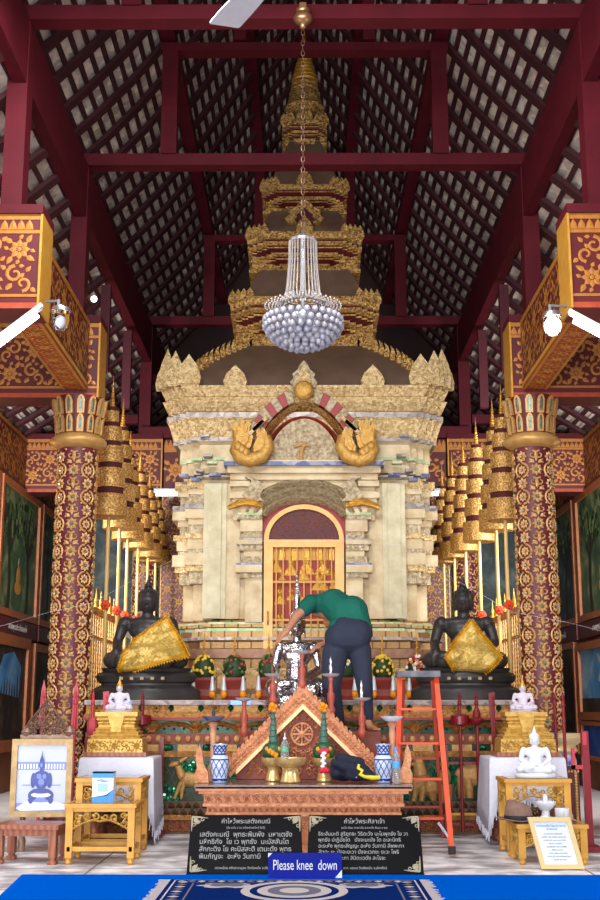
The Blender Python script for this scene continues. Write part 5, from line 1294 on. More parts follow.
# vases
M['porc'] = mat('white porcelain', (196,210,236), .15); M['cob'] = mat('cobalt glaze', (28,52,140), .15)
v0 = thing('porcelain_vase', on(219.5, 10.65), 'blue and white lattice vase at the left end of the altar', 'vase', None)
c = ORG[v0.name]; mv = mpp(765, 10.7)
pr = [(.055,0),(.062,.01),(.062,.03),(.07,.06),(.082,.13),(.082,.19),(.068,.22),(.052,.235),(.052,.25),(.06,.30),(.072,.325),(.066,.325),(.045,.29),(.0,.29)]
k_ = 37*mv/.325
pr = [(r*k_*1.0, z*k_) for r, z in pr]
b = MB(); b.lathe(pr, c, 28); b.build('vase_body', 'porc', v0, smooth=50)
def rad(z):
    for (r0, a), (r1, e) in zip(pr, pr[1:]):
        if a <= z <= e and e > a: return r0+(r1-r0)*(z-a)/(e-a)
    return pr[0][0]
b = MB(); o = Orn(b, lambda u, v, h: c+Vector(((rad(v)+.0015+h*.2)*math.cos(u), (rad(v)+.0015+h*.2)*math.sin(u), v)))
for (a, e) in ((.012,.035),(.19,.2),(.232,.248)): o.mb.mat(0); o.ribbon([(2*PI*q/28, (a+e)/2*k_) for q in range(29)], (e-a)*k_, .001)
for (zlo, zhi, n) in ((.045,.19,10),(.255,.315,10)):
    for q in range(n):
        for d in (-1, 1): o.ribbon([(2*PI*(q+d*t*1.0)/n, (zlo+(zhi-zlo)*t)*k_) for t in [i/8 for i in range(9)]], .07, .001) if False else o.ribbon([(2*PI*q/n+d*t*2*PI/n*1.5, (zlo+(zhi-zlo)*t)*k_) for t in [i/8 for i in range(9)]], .014, .001)
b.build('cobalt_lattice', 'cob', v0)
dup(v0, on(383.5, 10.65), 'blue and white lattice vase at the right end of the altar, beside the water bottle')
# gilt footed bowls
def phan(px, Y, R, H, label, m='gold'):
    c = on(px, Y); t = thing('footed_tray', c, label, 'tray')
    b = MB(); b.lathe([(R*.62,0),(R*.66,.01),(R*.6,.03),(R*.52,H*.35),(R*.5,H*.55),(R*.6,H*.62)], c, 24); b.build('foot', m, t, smooth=50)
    b = MB(); b.lathe([(R*.5,H*.6),(R*.85,H*.7),(R,H*.85),(R*1.05,H),(R*.97,H),(R*.8,H*.76),(0,H*.7)], c, 28); b.build('dish', m, t, smooth=50)
    return c, H
cT, HT = phan(290.5, 10.65, .135, .205, 'wide polished gold footed tray carrying the small bottle', mat('polished gold', (236,202,136), .28, .6))
M['goldpol'] = bpy.data.materials['polished gold']
cL, HL = phan(273, 10.85, .10, .20, 'gold footed tray under the left green cone offering', 'goldpol')
cR, HR = phan(324, 10.8, .10, .20, 'red and gold footed tray under the right green cone offering', 'goldpol')
M['leafg'] = mat('folded banana leaf', (42,96,60), .45, col2=(26,66,44), scale=20); M['mari'] = mat('orange marigold', (246,164,20), .7, col2=(226,120,8), scale=40); M['leafgrey'] = mat('blue green leaf cone', (74,118,104), .45, col2=(48,86,74), scale=20)
M['roser'] = mat('red petals', (206,30,60), .6); M['petalw'] = mat('white blossom', (238,238,240), .6)
def cone(cb, HH, label, pxtop, Y, red=False):
    c = cb+Vector((0,0,HH*.9+.012)); t = thing('leaf_cone_offering', c, label, 'offering')
    b = MB(); b.ell(c+Vector((0,0,.06)), (.1,.09,.085), 16, 8); b.build('leaf_dome', 'leafg', t, smooth=60)
    zt_ = zat(pxtop, Y); L = zt_-c.z
    b = MB(); b.lathe([(.045,.1),(.04,.14),(.012,L-.01)], c, 14)
    for k in range(6): z = .13+k*.05; b.lathe([(.04-.0045*k,z),(.045-.0045*k,z+.012),(.036-.0045*k,z+.024)], c, 12)
    b.build('leaf_cone', 'leafgrey', t, smooth=30)
    b = MB(); rnd = random.Random(3)
    for k in range(9): b.ell(c+Vector((rnd.uniform(-.022,.022), rnd.uniform(-.022,.022), L+.0+rnd.uniform(0,.06))), (.024,.024,.022), 8, 6)
    b.build('marigold_tip', 'mari', t, smooth=60)
    for k in range(7): 
        b = MB(); a = PI+PI*(k+.5)/7; r = .075
        q = c+Vector((.055*math.cos(a)*1.1, .09*math.sin(a), .03+.05*((k*3) % 4)/3)); b.ell(q, (.024,.02,.024), 8, 6); b.build('marigold', 'mari', t, smooth=60)
    if red:
        b = MB()
        for k in range(6): b.ell(c+Vector((-.03+.012*k, -.12, .06+.012*(k % 2))), (.02,.02,.02), 8, 6)
        b.build('red_garland', 'roser', t, smooth=60)
        b = MB(); 
        for k in range(6): b.ell(c+Vector((-.012*(k % 2), -.14, .05-.022*k)), (.022,.02,.016), 8, 6)
        b.build('white_garland', 'petalw', t, smooth=60)
        b = MB(); 
        for k in range(5): b.ell(c+Vector((-.02+.012*k, -.14, -.095+.01*(k % 2))), (.022,.02,.024), 8, 6)
        b.build('garland_tassel', 'roser', t, smooth=60)
    return t
cone(cL, HL, 'green leaf cone with a marigold tip, left one in front of the gable', 711, 10.85)
cone(cR, HR, 'green leaf cone with marigold tip and red garland in front of the gable', 711, 10.8, True)
# bottles
M['water'] = mat('clear bottle plastic', (232,242,250), .08, trans=.85, ior=1.2)
def bottle(c, H, R, label, capc, band, name='water_bottle', nozzle=False):
    t = thing(name, c, label, 'bottle')
    b = MB(); b.lathe([(R*.9,0),(R,.01),(R,H*.3),(R*.93,H*.34),(R,H*.38),(R,H*.66),(R*.75,H*.78),(R*.35,H*.88),(R*.35,H*.92)], c, 18); b.build('bottle_body', 'water', t, smooth=40)
    b = MB(); b.lathe([(R*1.01,H*.42),(R*1.02,H*.43),(R*1.02,H*.6),(R*1.01,H*.61)], c, 18); b.build('bottle_label', band, t, smooth=40)
    b = MB(); b.lathe([(R*.42,H*.9),(R*.42,H)] if not nozzle else [(R*.42,H*.9),(R*.4,H*.96),(R*.12,H*.98),(R*.1,H*1.15)], c, 12); b.build('bottle_cap', capc, t, smooth=40)
bottle(Vector((cT.x-.05, cT.y, cT.z+HT*.79)), .22, .036, 'slim clear bottle with a green label standing in the gold tray', 'petalw', mat('green label', (90,170,140), .4), nozzle=True)
bottle(on(396.5, 10.5), 35*mpp(765,10.65), .034, 'clear water bottle with a blue cap at the right end of the altar', mat('blue cap', (60,150,226), .35), mat('blue label', (70,160,220), .4))
# folded jacket
jc = on(350, 10.6)+Vector((0,0,.018)); M['navyc'] = mat('navy cloth', (26,32,56), .85, col2=(16,20,38), scale=10, bump=.5, bscale=14); M['yelc'] = mat('yellow trim', (226,206,50), .7)
jk = thing('bundled_jacket', jc, 'navy jacket with yellow trim bundled on the altar', 'jacket')
prims = [('e', jc+Vector((-.06,.05,.10)), (.14,.12,.11)), ('e', jc+Vector((.06,-.03,.075)), (.15,.12,.08)), ('e', jc+Vector((-.13,.0,.06)), (.07,.09,.055)), ('e', jc+Vector((.15,-.02,.05)), (.1,.09,.05)), ('c', jc+Vector((-.15,-.05,.15)), .04, jc+Vector((.02,-.1,.10)), .05), ('c', jc+Vector((-.1,.02,.19)), .04, jc+Vector((.1,.0,.15)), .045), ('c', jc+Vector((0,-.1,.05)), .045, jc+Vector((.2,-.08,.04)), .035)]
sq_ = lambda v: Vector((jc.x+(v[0]-jc.x)*.86, v[1]-.02, v[2]))
prims = [(('e', sq_(p[1]), (p[2][0]*.86, p[2][1]*.9, p[2][2])) if p[0] == 'e' else ('c', sq_(p[1]), p[2], sq_(p[3]), p[4])) for p in prims]
blob('cloth_bundle', prims, .012, jk, 'navyc', 3)
b = MB(); J = lambda u, d, v: jc+Vector((u*.9, d, v))
b.tube([J(.08,-.145,.14), J(.07,-.15,.11), J(.11,-.15,.09), J(.09,-.155,.06), J(.13,-.15,.04), J(.2,-.135,.03), J(.27,-.1,.03)], [.012,.015,.014,.018,.014,.02,.018], 8); b.build('yellow_trim', 'yelc', jk, smooth=60)
b = MB(); b.plate([J(.03,-.15,.1), J(.05,-.152,.1), J(.06,-.155,.03), J(.02,-.155,.04)], .01); b.build('printed_patch', 'roser' if False else mat('pink grey print', (176,130,150), .7), jk)
# candle stands at both ends of the altar
for px, pt, lb in ((212.5, 722, 'left candle stand with a blue and silver dish rising behind the left vase'), (393, 722, 'right candle stand with a pale dish rising behind the right vase')):
    c = on(px, 10.765); H = zat(pt, 10.765)-za; t = thing('candle_stand', c, lb, 'candle stand')
    b = MB(); b.lathe([(.05,0),(.055,.02),(.035,.05),(.042,.1),(.028,.16),(.022,H*.6),(.03,H*.8),(.025,H*.9),(.045,H*.97),(.03,H)], c, 14); b.build('turned_post', mat('pale turned wood', (206,150,116), .4, col2=(176,118,86), scale=8) if px < 300 else bpy.data.materials['pale turned wood'], t, smooth=50)
    b = MB(); b.lathe([(.02,H),(.06,H+.01),(.095,H+.04),(.1,H+.05),(.07,H+.035),(0,H+.03)], c, 22); b.build('dish', 'mirblue' if px < 300 else 'white', t, smooth=50)
    b = MB(); b.lathe([(.012,H+.03),(.016,H+.08),(.008,H+.1),(.002,H+.15)], c, 10); b.build('candle_spike', 'black', t)
# ================================================================== flower pots on the terrace
def pot(loc, label, kind, h=1.0):
    t = thing('flower_pot', loc, label, 'flower pot'); c = Vector(loc); z = 0
    b = MB(); R = .12
    def sq(w, zz): return [c+Vector((x*w, y*w, zz)) for x, y in ((-1,-1),(1,-1),(1,1),(-1,1))]
    b.loft([sq(.10,0), sq(.11,.03), sq(.085,.05), sq(.075,.12), sq(.09,.16), sq(.12,.22), sq(.125,.25)]); b.build('red_pot', 'redpot', t)
    rnd = random.Random(sum(map(ord, label)) % 1000)
    b = MB(); b.ell(c+Vector((0,0,.34)), (.115,.11,.145), 14, 10); b.build('leaf_mound', 'leafdk', t, smooth=60)
    for k in range(64):
        th = rnd.uniform(0, 2*PI); ph = rnd.uniform(.1, 1.9)
        q = c+Vector((0,0,.34))+Vector((.118*math.sin(ph)*math.cos(th), .113*math.sin(ph)*math.sin(th), .15*math.cos(ph)))
        b = MB(); r = .019 if kind != 'mix' else .022; b.ell(q, (r,r,r), 7, 5)
        m = {'yellow':'budy','green':rnd.choice(['budg','budg','leafdk','budr']),'white':rnd.choice(['petalw','petalw','budy']),'mix':rnd.choice(['petalp','petalw','budo','budr'])}[kind]
        b.build('blossom', m, t, smooth=60)
    b = MB(); b.lathe([(.012,.46),(.02,.5),(.01,.54),(.016,.57),(.006,.6),(.012,.63),(.002,.74)], c, 8); b.build('gilt_spike', 'gold', t)
    for s in (-1, 1):
        q = c+Vector((s*.105, -.135, 0)); b = MB(); b.lathe([(.012,.26),(.03,.12),(.035,.11),(.02,.1)], q, 10); tz = b.build('tassel', 'tass', t, smooth=40)
        b = MB(); b.lathe([(.012,.11),(.034,.09),(.036,.05),(.015,.03)], q, 10); b.build('tassel_flower', 'mari', tz, smooth=60)
    return t
M['redpot'] = mat('red brown pot', (140,50,42), .4, col2=(112,38,32), scale=8); M['leafdk'] = mat('dark green leaves', (48,72,36), .6, col2=(26,44,24), scale=30)
M['budy'] = mat('yellow buds', (232,196,60), .6); M['budg'] = mat('olive leaves', (90,110,60), .6); M['budr'] = mat('red buds', (168,60,48), .6); M['petalp'] = mat('pale pink petals', (226,170,150), .6); M['budo'] = mat('orange petals', (222,130,70), .6); M['tass'] = mat('silver grey tassel', (206,212,220), .4, .2)
for px, Y, kind, lb in ((203.5,13.5,'yellow','red pot of yellow buds beside the left black statue'),(234,13.5,'green','red pot of olive leaves second from the left black statue'),(345,13.5,'white','red pot of white blossom seen between the legs of the bending person'),(383,13.5,'yellow','red pot of yellow buds just right of the bending person'),(418,13.5,'mix','red pot of pink and orange flowers behind the top of the ladder')):
    pot((at(px, 697, Y).x, Y, ZT), lb, kind)
pot((at(268.5, 690, 13.4).x, 13.4, ZT), 'red pot of dark leaves at the left foot of the shrine door', 'green')
# ================================================================== ladder
M['orl'] = mat('orange painted steel', (222,84,46), .4, col2=(206,70,38), scale=6)
ztop = zat(672, 11.35)
ld = thing('step_ladder', (at(425,850,11.0).x, 11.1, .008), 'orange step ladder with a dark tray top standing right of the altar', 'ladder')
def P_(px, py, Y): return at(px, py, Y)
pr_top, pr_bot = P_(436, 676, 11.3), floor_at(452, 854, .032)
pl_top = P_(400, 676, 11.3); pl_bot = Vector((at(395, 845, 10.95).x, 10.95, .032))
lerp = lambda a, c, z: a+(c-a)*((z-a.z)/(c.z-a.z))
for a, c in ((pr_top, pr_bot), (pl_top, pl_bot)):
    b = MB(); b.bar(a, c, .045, .03); b.build('front_rail', 'orl', ld)
    b = MB(); b.cbox(c+Vector((0,0,.03)), (.06,.05,.06)); b.build('rubber_foot', mat('black rubber', (40,38,40), .7) if 'black rubber' not in bpy.data.materials else bpy.data.materials['black rubber'], ld)
for k, py in enumerate((708, 742, 777, 815)):
    z = zat(py, 11.2); a = lerp(pl_top, pl_bot, z); c = lerp(pr_top, pr_bot, z); b = MB(); b.box(a.x, c.x, a.y-.05, a.y+.05, z-.02, z); b.build('step', 'orl', ld)
    if k == 3:
        b = MB(); b.bar(c+Vector((-.1,-.05,.0)), c+Vector((.015,-.045,-.16)), .035, .02); b.build('brace', 'chrome', ld); b = MB(); b.bar(a+Vector((.1,-.05,.0)), a+Vector((-.0,-.045,-.16)), .035, .02); b.build('brace', 'chrome', ld)
rt, rb = P_(432, 680, 11.4), Vector((at(443, 842, 11.9).x, 11.9, .01)); lt, lb_ = P_(404, 680, 11.4), Vector((at(397, 842, 11.9).x, 11.9, .01))
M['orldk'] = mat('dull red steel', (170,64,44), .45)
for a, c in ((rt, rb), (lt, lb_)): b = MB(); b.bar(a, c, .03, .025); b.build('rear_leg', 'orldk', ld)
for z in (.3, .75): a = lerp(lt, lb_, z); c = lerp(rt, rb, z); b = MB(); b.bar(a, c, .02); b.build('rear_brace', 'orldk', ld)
b = MB(); a = pl_top; c = pr_top; b.box(a.x-.03, c.x+.03, 11.2, 11.5, a.z-.01, a.z+.045); b.build('tray_top', mat('dark grey plastic', (62,64,72), .4, col2=(110,112,120), scale=8, sharp=.3), ld)
# ================================================================== royal staffs and their racks
M['lacq'] = mat('crimson lacquer', (132,26,36), .3, col2=(110,20,30), scale=6)
def staff(px, Y, ptop, kind, label, m='lacq', pbase=830):
    x = at(px, 760, Y).x; zt_ = zat(ptop, Y)
    t = thing('ceremonial_staff', (x, Y, .05), label, 'staff')
    b = MB(); b.lathe([(.016,.05),(.016,zt_-.14),(.022,zt_-.13),(.014,zt_-.08),(.018,zt_-.06),(.003,zt_)], (x,Y,0), 10); b.build('pole', m, t)
    zc_ = zat(720, Y)
    b = MB()
    if kind == 'drum': b.lathe([(.03,zc_-.055),(.085,zc_-.045),(.09,zc_-.04),(.09,zc_+.04),(.085,zc_+.045),(.03,zc_+.055)], (x,Y,0), 22); b.build('drum_head', m, t, smooth=40)
    elif kind == 'lotus': b.lathe([(.02,zc_-.05),(.07,zc_-.02),(.075,zc_+.01),(.04,zc_+.03),(.035,zc_+.08),(.015,zc_+.12)], (x,Y,0), 18); b.build('lotus_head', m, t, smooth=50)
    elif kind == 'fan': b.ell((x,Y-.01,zc_-.06), (.05,.015,.085), 18, 10); b.build('fan_head', m, t, smooth=60)
    elif kind == 'paddle': b.loft([[(x-.015,Y-.012,zat(752,Y)),(x+.015,Y-.012,zat(752,Y)),(x+.015,Y+.012,zat(752,Y)),(x-.015,Y+.012,zat(752,Y))],[(x-.045,Y-.012,zt_-.01),(x+.015,Y-.012,zt_),(x+.015,Y+.012,zt_),(x-.045,Y+.012,zt_-.01)]]); b.build('blade', m, t)
    elif kind == 'fanred': b.plate([(x-.04,Y,zat(725,Y)),(x+.03,Y,zat(728,Y)),(x+.02,Y,zt_+.02),(x-.0,Y,zt_+.1),(x-.02,Y,zt_)], .02); b.build('blade', m, t)
for s, side in ((1,'right'),(-1,'left')):
    Yr = 12.1
    if s > 0: xa, xb = X(446,780,Yr), X(500,780,Yr)
    else: xa, xb = X(86,780,Yr), X(161,780,Yr)
    rk = thing('staff_rack', ((xa+xb)/2, Yr, .01), f'red lacquered rack holding the ceremonial staffs on the {side} of the terrace', 'rack')
    for x in (xa, xb):
        b = MB(); b.box(x-.022, x+.022, Yr-.02, Yr+.02, .01, zat(745 if s > 0 else 737, Yr)); b.box(x-.04, x+.04, Yr-.14, Yr+.14, .01, .05); b.build('upright', 'lacq', rk)
    for py in ((763,814,824) if s > 0 else (763,824)):
        b = MB(); b.box(xa, xb, Yr-.015, Yr+.015, zat(py, Yr)-.012, zat(py, Yr)+.012); b.build('crossbar', 'goldyl' if py == 814 else 'lacq', rk)
staff(461, 12.04, 691, 'drum', 'crimson staff with a drum shaped head nearest the ladder')
staff(478, 12.04, 691, 'lotus', 'crimson staff with a lotus bud head, middle of the right rack')
staff(495, 12.04, 692, 'paddle', 'crimson paddle bladed staff beside the right gilt pedestal')
staff(141, 12.04, 691, 'drum', 'crimson staff with a drum shaped head right of the left gilt pedestal')
staff(91, 12.04, 690, 'fan', 'pinkish red staff with a round fan head beside the left column', 'pink')
staff(105.5, 12.04, 691, 'paddle', 'pinkish red paddle bladed staff behind the left crystal statue', 'pink')
staff(73.5, 11.9, 690, 'fanred', 'pink pennant shaped staff right of the easel crest', 'pink')
staff(40.5, 11.9, 690, 'fanred', 'pink pennant shaped staff left of the easel crest', 'pink')
staff(557, 11.97, 692, 'plain', 'thin crimson staff in front of the right column', 'lacq')
staff(565.5, 11.45, 692, 'plain', 'thin crimson staff right of the white statue', 'lacq')
# red frame stand on the right edge
Yz = 10.9; xs = X(590,800,Yz)
st = thing('red_stand', (xs, Yz, .01), 'slanting red wooden stand with a pinkish top by the right wall', 'stand')
b = MB(); b.bar((X(584,731,Yz), Yz, zat(731,Yz)), (X(590,840,Yz), Yz, .03), .06, .05); b.box(X(584,840,Yz), X(598,840,Yz), Yz-.15, Yz+.15, .01, .05); b.build('post', 'lacq', st)
b = MB(); b.box(X(572,768,Yz), X(590,768,Yz), Yz-.02, Yz+.02, zat(769,Yz), zat(765,Yz)); b.box(X(572,768,Yz), X(575,768,Yz), Yz-.02, Yz+.02, zat(769,Yz), zat(748,Yz)); b.build('arm', 'pink', st)
b = MB(); b.box(X(582,745,Yz), X(586,745,Yz), Yz-.03, Yz+.03, zat(745,Yz), zat(732,Yz)); b.build('cap', 'pink', st)
Yz = 11.6; x0, x1 = X(565,800,Yz), X(580,800,Yz)
bd = thing('screen_panel', ((x0+x1)/2, Yz, .01), 'dark crimson panel edged with gold beads behind the white statue table', 'panel')
b = MB(); b.box(x0, x1, Yz, Yz+.04, .01, zat(766, Yz)); b.build('board', 'maroon', bd)
b = MB(); 
for k in range(22): b.ell((x1-.03, Yz-.005, .06+k*(zat(768,Yz)-.08)/22), (.016,.012,.016), 6, 4)
for k in range(5): b.ell((x0+.02+k*.028, Yz-.005, zat(768,Yz)-.03), (.013,.012,.013), 6, 4)
b.build('bead_edge', 'goldcol', bd)
# ================================================================== tiered parasols
M['filig'] = mat('pierced gilt band', (224,178,100), .4, .35, col2=(132,84,38), scale=55, kind='vor', sharp=.6, bump=.5, bscale=40); M['redcl'] = mat('dark red cloth', (74,20,22), .8); M['orflow'] = mat('orange red cloth flower', (226,74,34), .6); M['poleg'] = mat('pale gilt pole', (226,192,120), .4, .2)
def parasol(x, Y, ztip, zrim, label):
    t = thing('tiered_parasol', (x, Y, ZT), label, 'parasol', None)
    s = (ztip-zrim)/1.72
    zz = [zrim+s*q for q in (0,.34,.64,.90,1.13,1.32)]; rs = [.205,.175,.148,.122,.082]
    for k in range(5):
        b = MB(); h_ = zz[k+1]-zz[k]; r = rs[k]; b.lathe([(r,zz[k]),(r*.97,zz[k]+h_*.74),(r*.99,zz[k]+h_*.76),(r*.6,zz[k]+h_*.78),(r*.6,zz[k]+h_*.76),(r*.94,zz[k]+.02)], (x,Y,0), 28); tr = b.build('parasol_tier', 'filig', t, smooth=40)
        b = MB(); b.lathe([(r*.78,zz[k]+h_*.75),(r*.78,zz[k]+h_*1.02)], (x,Y,0), 20); b.build('red_lining', 'redcl', tr, smooth=40)
        b = MB(); b.lathe([(r*.95,zz[k]+.015),(r*.2,zz[k]+.05)], (x,Y,0), 20); b.build('red_underside', 'redcl', tr)
    z = zz[5]; L = ztip-z
    b = MB(); b.lathe([(.034,z-.04),(.03,z+.02)]+[q for k in range(7) for q in ((.028-.0028*k, z+L*(.05+k*.09)),(.034-.0033*k, z+L*(.085+k*.09)),(.022-.0022*k, z+L*(.12+k*.09)))]+[(.002, ztip)], (x,Y,0), 12); b.build('finial', 'gold', t)
    b = MB(); b.lathe([(.022,ZT),(.02,zz[4])], (x,Y,0), 10); b.build('pole', 'poleg', t, smooth=40)
    b = MB(); rnd = random.Random(int(Y*10))
    c = Vector((x, Y-.03, ZT+1.06))
    for k in range(6): a = k*PI/3; b.ell(c+Vector((.03*math.cos(a), -.01, .03*math.sin(a))), (.03,.02,.03), 7, 5)
    b.ell(c+Vector((0,-.03,0)), (.02,.02,.02), 7, 5)
    b.build('cloth_flower', 'orflow', t, smooth=60)
Ls = [(112.3,375.5,110,520),(122.5,398,121,532),(131.5,431,127,543),(141,449,138,552),(149,468,149,561),(156,480,157,566)]
Rs = [(503,384,502.5,524),(494,398,493.7,534),(477,417,477.6,545),(463,438,465,555),(453,452,453,562),(442.5,464,443,567)]
side_words = ['nearest', 'second', 'third', 'fourth', 'fifth', 'farthest']
for side, lst, Ya, dY in (('left', Ls, 13.65, .76), ('right', Rs, 13.65, .76)):
    for k, (tx, ty, rx_, ry) in enumerate(lst):
        Y = Ya+k*dY; x = at((tx+rx_)/2, (ty+ry)/2, Y).x
        parasol(x, Y, zat(ty, Y), zat(ry-3, Y), f'gilt five tiered parasol, {side_words[k]} of the row on the {side} of the shrine')
# ================================================================== lamps, chandelier, fan
def tube_lamp(a, c, label, r=.02):
    a, c = Vector(a), Vector(c); t = thing('tube_lamp', (a+c)/2, label, 'lamp'); d = (c-a).normalized()
    up = Vector((0,-.55,.83))
    b = MB(); b.bar(a+up*.035, c+up*.035, .1, .035); b.build('housing', mat('white enamel', (214,218,224), .35) if 'white enamel' not in bpy.data.materials else bpy.data.materials['white enamel'], t)
    b = MB()
    for q in (.25, .75): b.bar(a.lerp(c, q)+up*.04, a.lerp(c, q)+up*.04+Vector((0,.12,.06)), .02)
    b.build('mount', bpy.data.materials['white enamel'], t)
    b = MB(); b.tube([a+d*.05-up*.01, c-d*.05-up*.01], r, 12); b.build('tube', 'bulb', t, smooth=50)
    return t
tube_lamp(at(42,310,9.45), at(-40,372,9.3), 'lit fluorescent tube hung slanting under the left painted beam', .028)
tube_lamp(at(569,316,9.45), at(640,354,9.3), 'lit fluorescent tube hung slanting under the right painted beam', .028)
def wall_tube(x0, x1, z, Y, label):
    t = thing('tube_lamp', ((x0+x1)/2, Y, z), label, 'lamp')
    b = MB(); b.box(x0-.03, x1+.03, Y, Y+.06, z+.02, z+.07); b.box((x0+x1)/2-.03, (x0+x1)/2+.03, Y+.02, Y+.5, z+.03, z+.06); b.build('housing', bpy.data.materials['white enamel'], t)
    b = MB(); b.tube([(x0, Y+.0, z), (x1, Y+.0, z)], .022, 10); b.build('tube', 'bulb', t, smooth=50)
wall_tube(X(156,493,14.6), X(177,493,14.6), zat(494,14.6), 14.6, 'short lit tube lamp at the left shoulder of the shrine')
wall_tube(X(416,493,14.6), X(438,493,14.6), zat(494,14.6), 14.6, 'short lit tube lamp at the right shoulder of the shrine')
def glass_lamp(px, py, Y, label, lit):
    c = at(px, py, Y); t = thing('glass_lantern', c, label, 'lamp')
    b = MB(); b.lathe([(.02,.1),(.07,.09),(.078,.07),(.078,.05),(.03,.06)], c, 18); b.bar(c+Vector((-.02,0,.1)), c+Vector((-.02,0,.16)), .02); b.bar(c+Vector((-.02,0,.15)), c+Vector(((-.13 if px < 300 else .13),.02,.15)), .018); b.build('bracket', 'chrome', t, smooth=40)
    b = MB(); b.lathe([(.07,.05),(.076,.0),(.066,-.07),(.04,-.1),(.003,-.11)], c, 20); b.build('glass_shade', 'glass', t, smooth=60)
    b = MB(); b.ell(c+Vector((0,0,-.03)), (.035,.035,.05)) if not lit else b.ell(c+Vector((0,0,-.02)), (.055,.055,.065)); b.build('bulb', 'bulbw' if lit else 'white', t, smooth=60)
glass_lamp(60.5, 318, 9.5, 'unlit glass lantern on a bracket by the left painted beam', False)
glass_lamp(552.5, 323, 9.5, 'lit glass lantern on a bracket by the right painted beam', True)
c = at(94, 299, 13.2); b = MB(); b.ell(c, (.035,.035,.035)); o = b.build('spot_bulb', 'bulbw', loc=c); tag(o, 'tiny lit bulb among the left aisle timbers', 'lamp')
# chandelier
Yc = Y1-.2; xc = at(303, 330, Yc).x; zb_ = zat(349, Yc); mc = mpp(320, Yc)
ch = thing('crystal_chandelier', (xc, Yc, zat(240, Yc)), 'crystal chandelier hanging on a long chain in front of the tiers', 'chandelier')
M['bead'] = mat('crystal beads', (136,128,126), .2, .3, spec=.8, trans=.3)
M['ball'] = mat('crystal ball', (172,172,186), .06, .1, spec=1.0, trans=.3, ior=1.5)
zt1 = zat(243, Yc); zt2 = zat(306, Yc)
b = MB(); R1, R2 = 14*mc, 19*mc
for k in range(26):
    a = 2*PI*k/26; n = 26
    for q in range(n):
        t_ = q/(n-1); r = R1+(R2-R1)*t_**2; b.ell((xc+r*math.cos(a), Yc+r*math.sin(a), zt1+(zt2-zt1)*t_), (.0085,.0085,.01), 6, 4)
for k in range(40):
    a = 2*PI*k/40
    for q in range(9):
        t_ = q/8; r = R2+(38*mc-R2)*t_**1.6; b.ell((xc+r*math.cos(a), Yc+r*math.sin(a), zt2+.07-.07*t_-.03*math.sin(PI*t_)), (.011,.011,.011), 6, 4)
o = b.build('bead_curtain', 'bead', ch); o['kind'] = 'stuff'
b = MB(); b.lathe([(R1,zt1+.0),(R1+.01,zt1+.02),(R1*.5,zt1+.06),(.02,zt1+.09)], (xc,Yc,0), 20);  b.lathe([(.03,zb_+.1),(.03,zt1)], (xc,Yc,0), 10); b.build('metal_rim', 'chrome', ch, smooth=40)
lay = []
for q, (r, py) in enumerate(((38,308),(38,315),(35,322),(30.5,328.5),(25,334),(19,339),(12,343.5),(5,347))):
    n = max(5, int(2*PI*r*mc/.066)) ; z = zat(py, Yc-r*mc)
    for k in range(n): lay.append((r*mc, 2*PI*(k+.5*(q % 2))/n, z))
lay.sort(key=lambda t_: math.sin(t_[1])*t_[0])
m0 = MB(); m0.ell((0,0,0), (.027,.027,.029), 10, 8); first_ball = None
rest = MB()
for k, (r, a, z) in enumerate(lay):
    p = Vector((xc+r*math.cos(a), Yc+r*math.sin(a), z))
    if k < 100:
        bb = m0 if first_ball is None else None
        if first_ball is None:
            first_ball = m0.build('crystal_ball', 'ball', None, loc=(0,0,0), smooth=60); o = first_ball
        else: o = first_ball.copy(); C.objects.link(o)
        o.parent = ch; o.location = p-ORG[ch.name]; ORG[o.name] = ORG[ch.name]
    else: rest.ell(p, (.027,.027,.029), 8, 6)
o = rest.build('crystal_ball_mass', 'ball', ch, smooth=60); o['kind'] = 'stuff'
b = MB(); b.lathe([(.22,zat(318,Yc)),(.17,zb_+.12),(.05,zb_+.05)], (xc,Yc,0), 20); b.build('silver_core', 'chrome', ch, smooth=50)
b = MB(); zc1 = zat(30, Yc); z = zt1+.09; 
n = int((zc1-z)/.05)
for k in range(n):
    zz_ = z+k*.05; rr = .014
    b.tube([(xc+(rr*math.cos(t_) if k % 2 else 0), Yc+(0 if k % 2 else rr*math.cos(t_)), zz_+.025+.03*math.sin(t_)) for t_ in [2*PI*j/8 for j in range(9)]], .004, 5)
b.build('chain', mat('dark brass chain', (92,66,52), .4, .5), ch)
b = MB(); zr_ = zat(10, Yc); k_ = .62; b.box(xc-.03, xc+.03, Yc-.03, Yc+.03, zr_, 7.3); b.lathe([(.1*k_,zr_),(.1*k_,zr_-.03*k_),(.085*k_,zr_-.05*k_),(.12*k_,zr_-.09*k_),(.14*k_,zr_-.15*k_),(.11*k_,zr_-.2*k_),(.05*k_,zr_-.23*k_),(.045*k_,zr_-.28*k_),(.01,zr_-.3*k_)], (xc,Yc,0), 24); b.build('ceiling_rose', mat('dull brass', (160,120,84), .3, .7), ch, smooth=50)
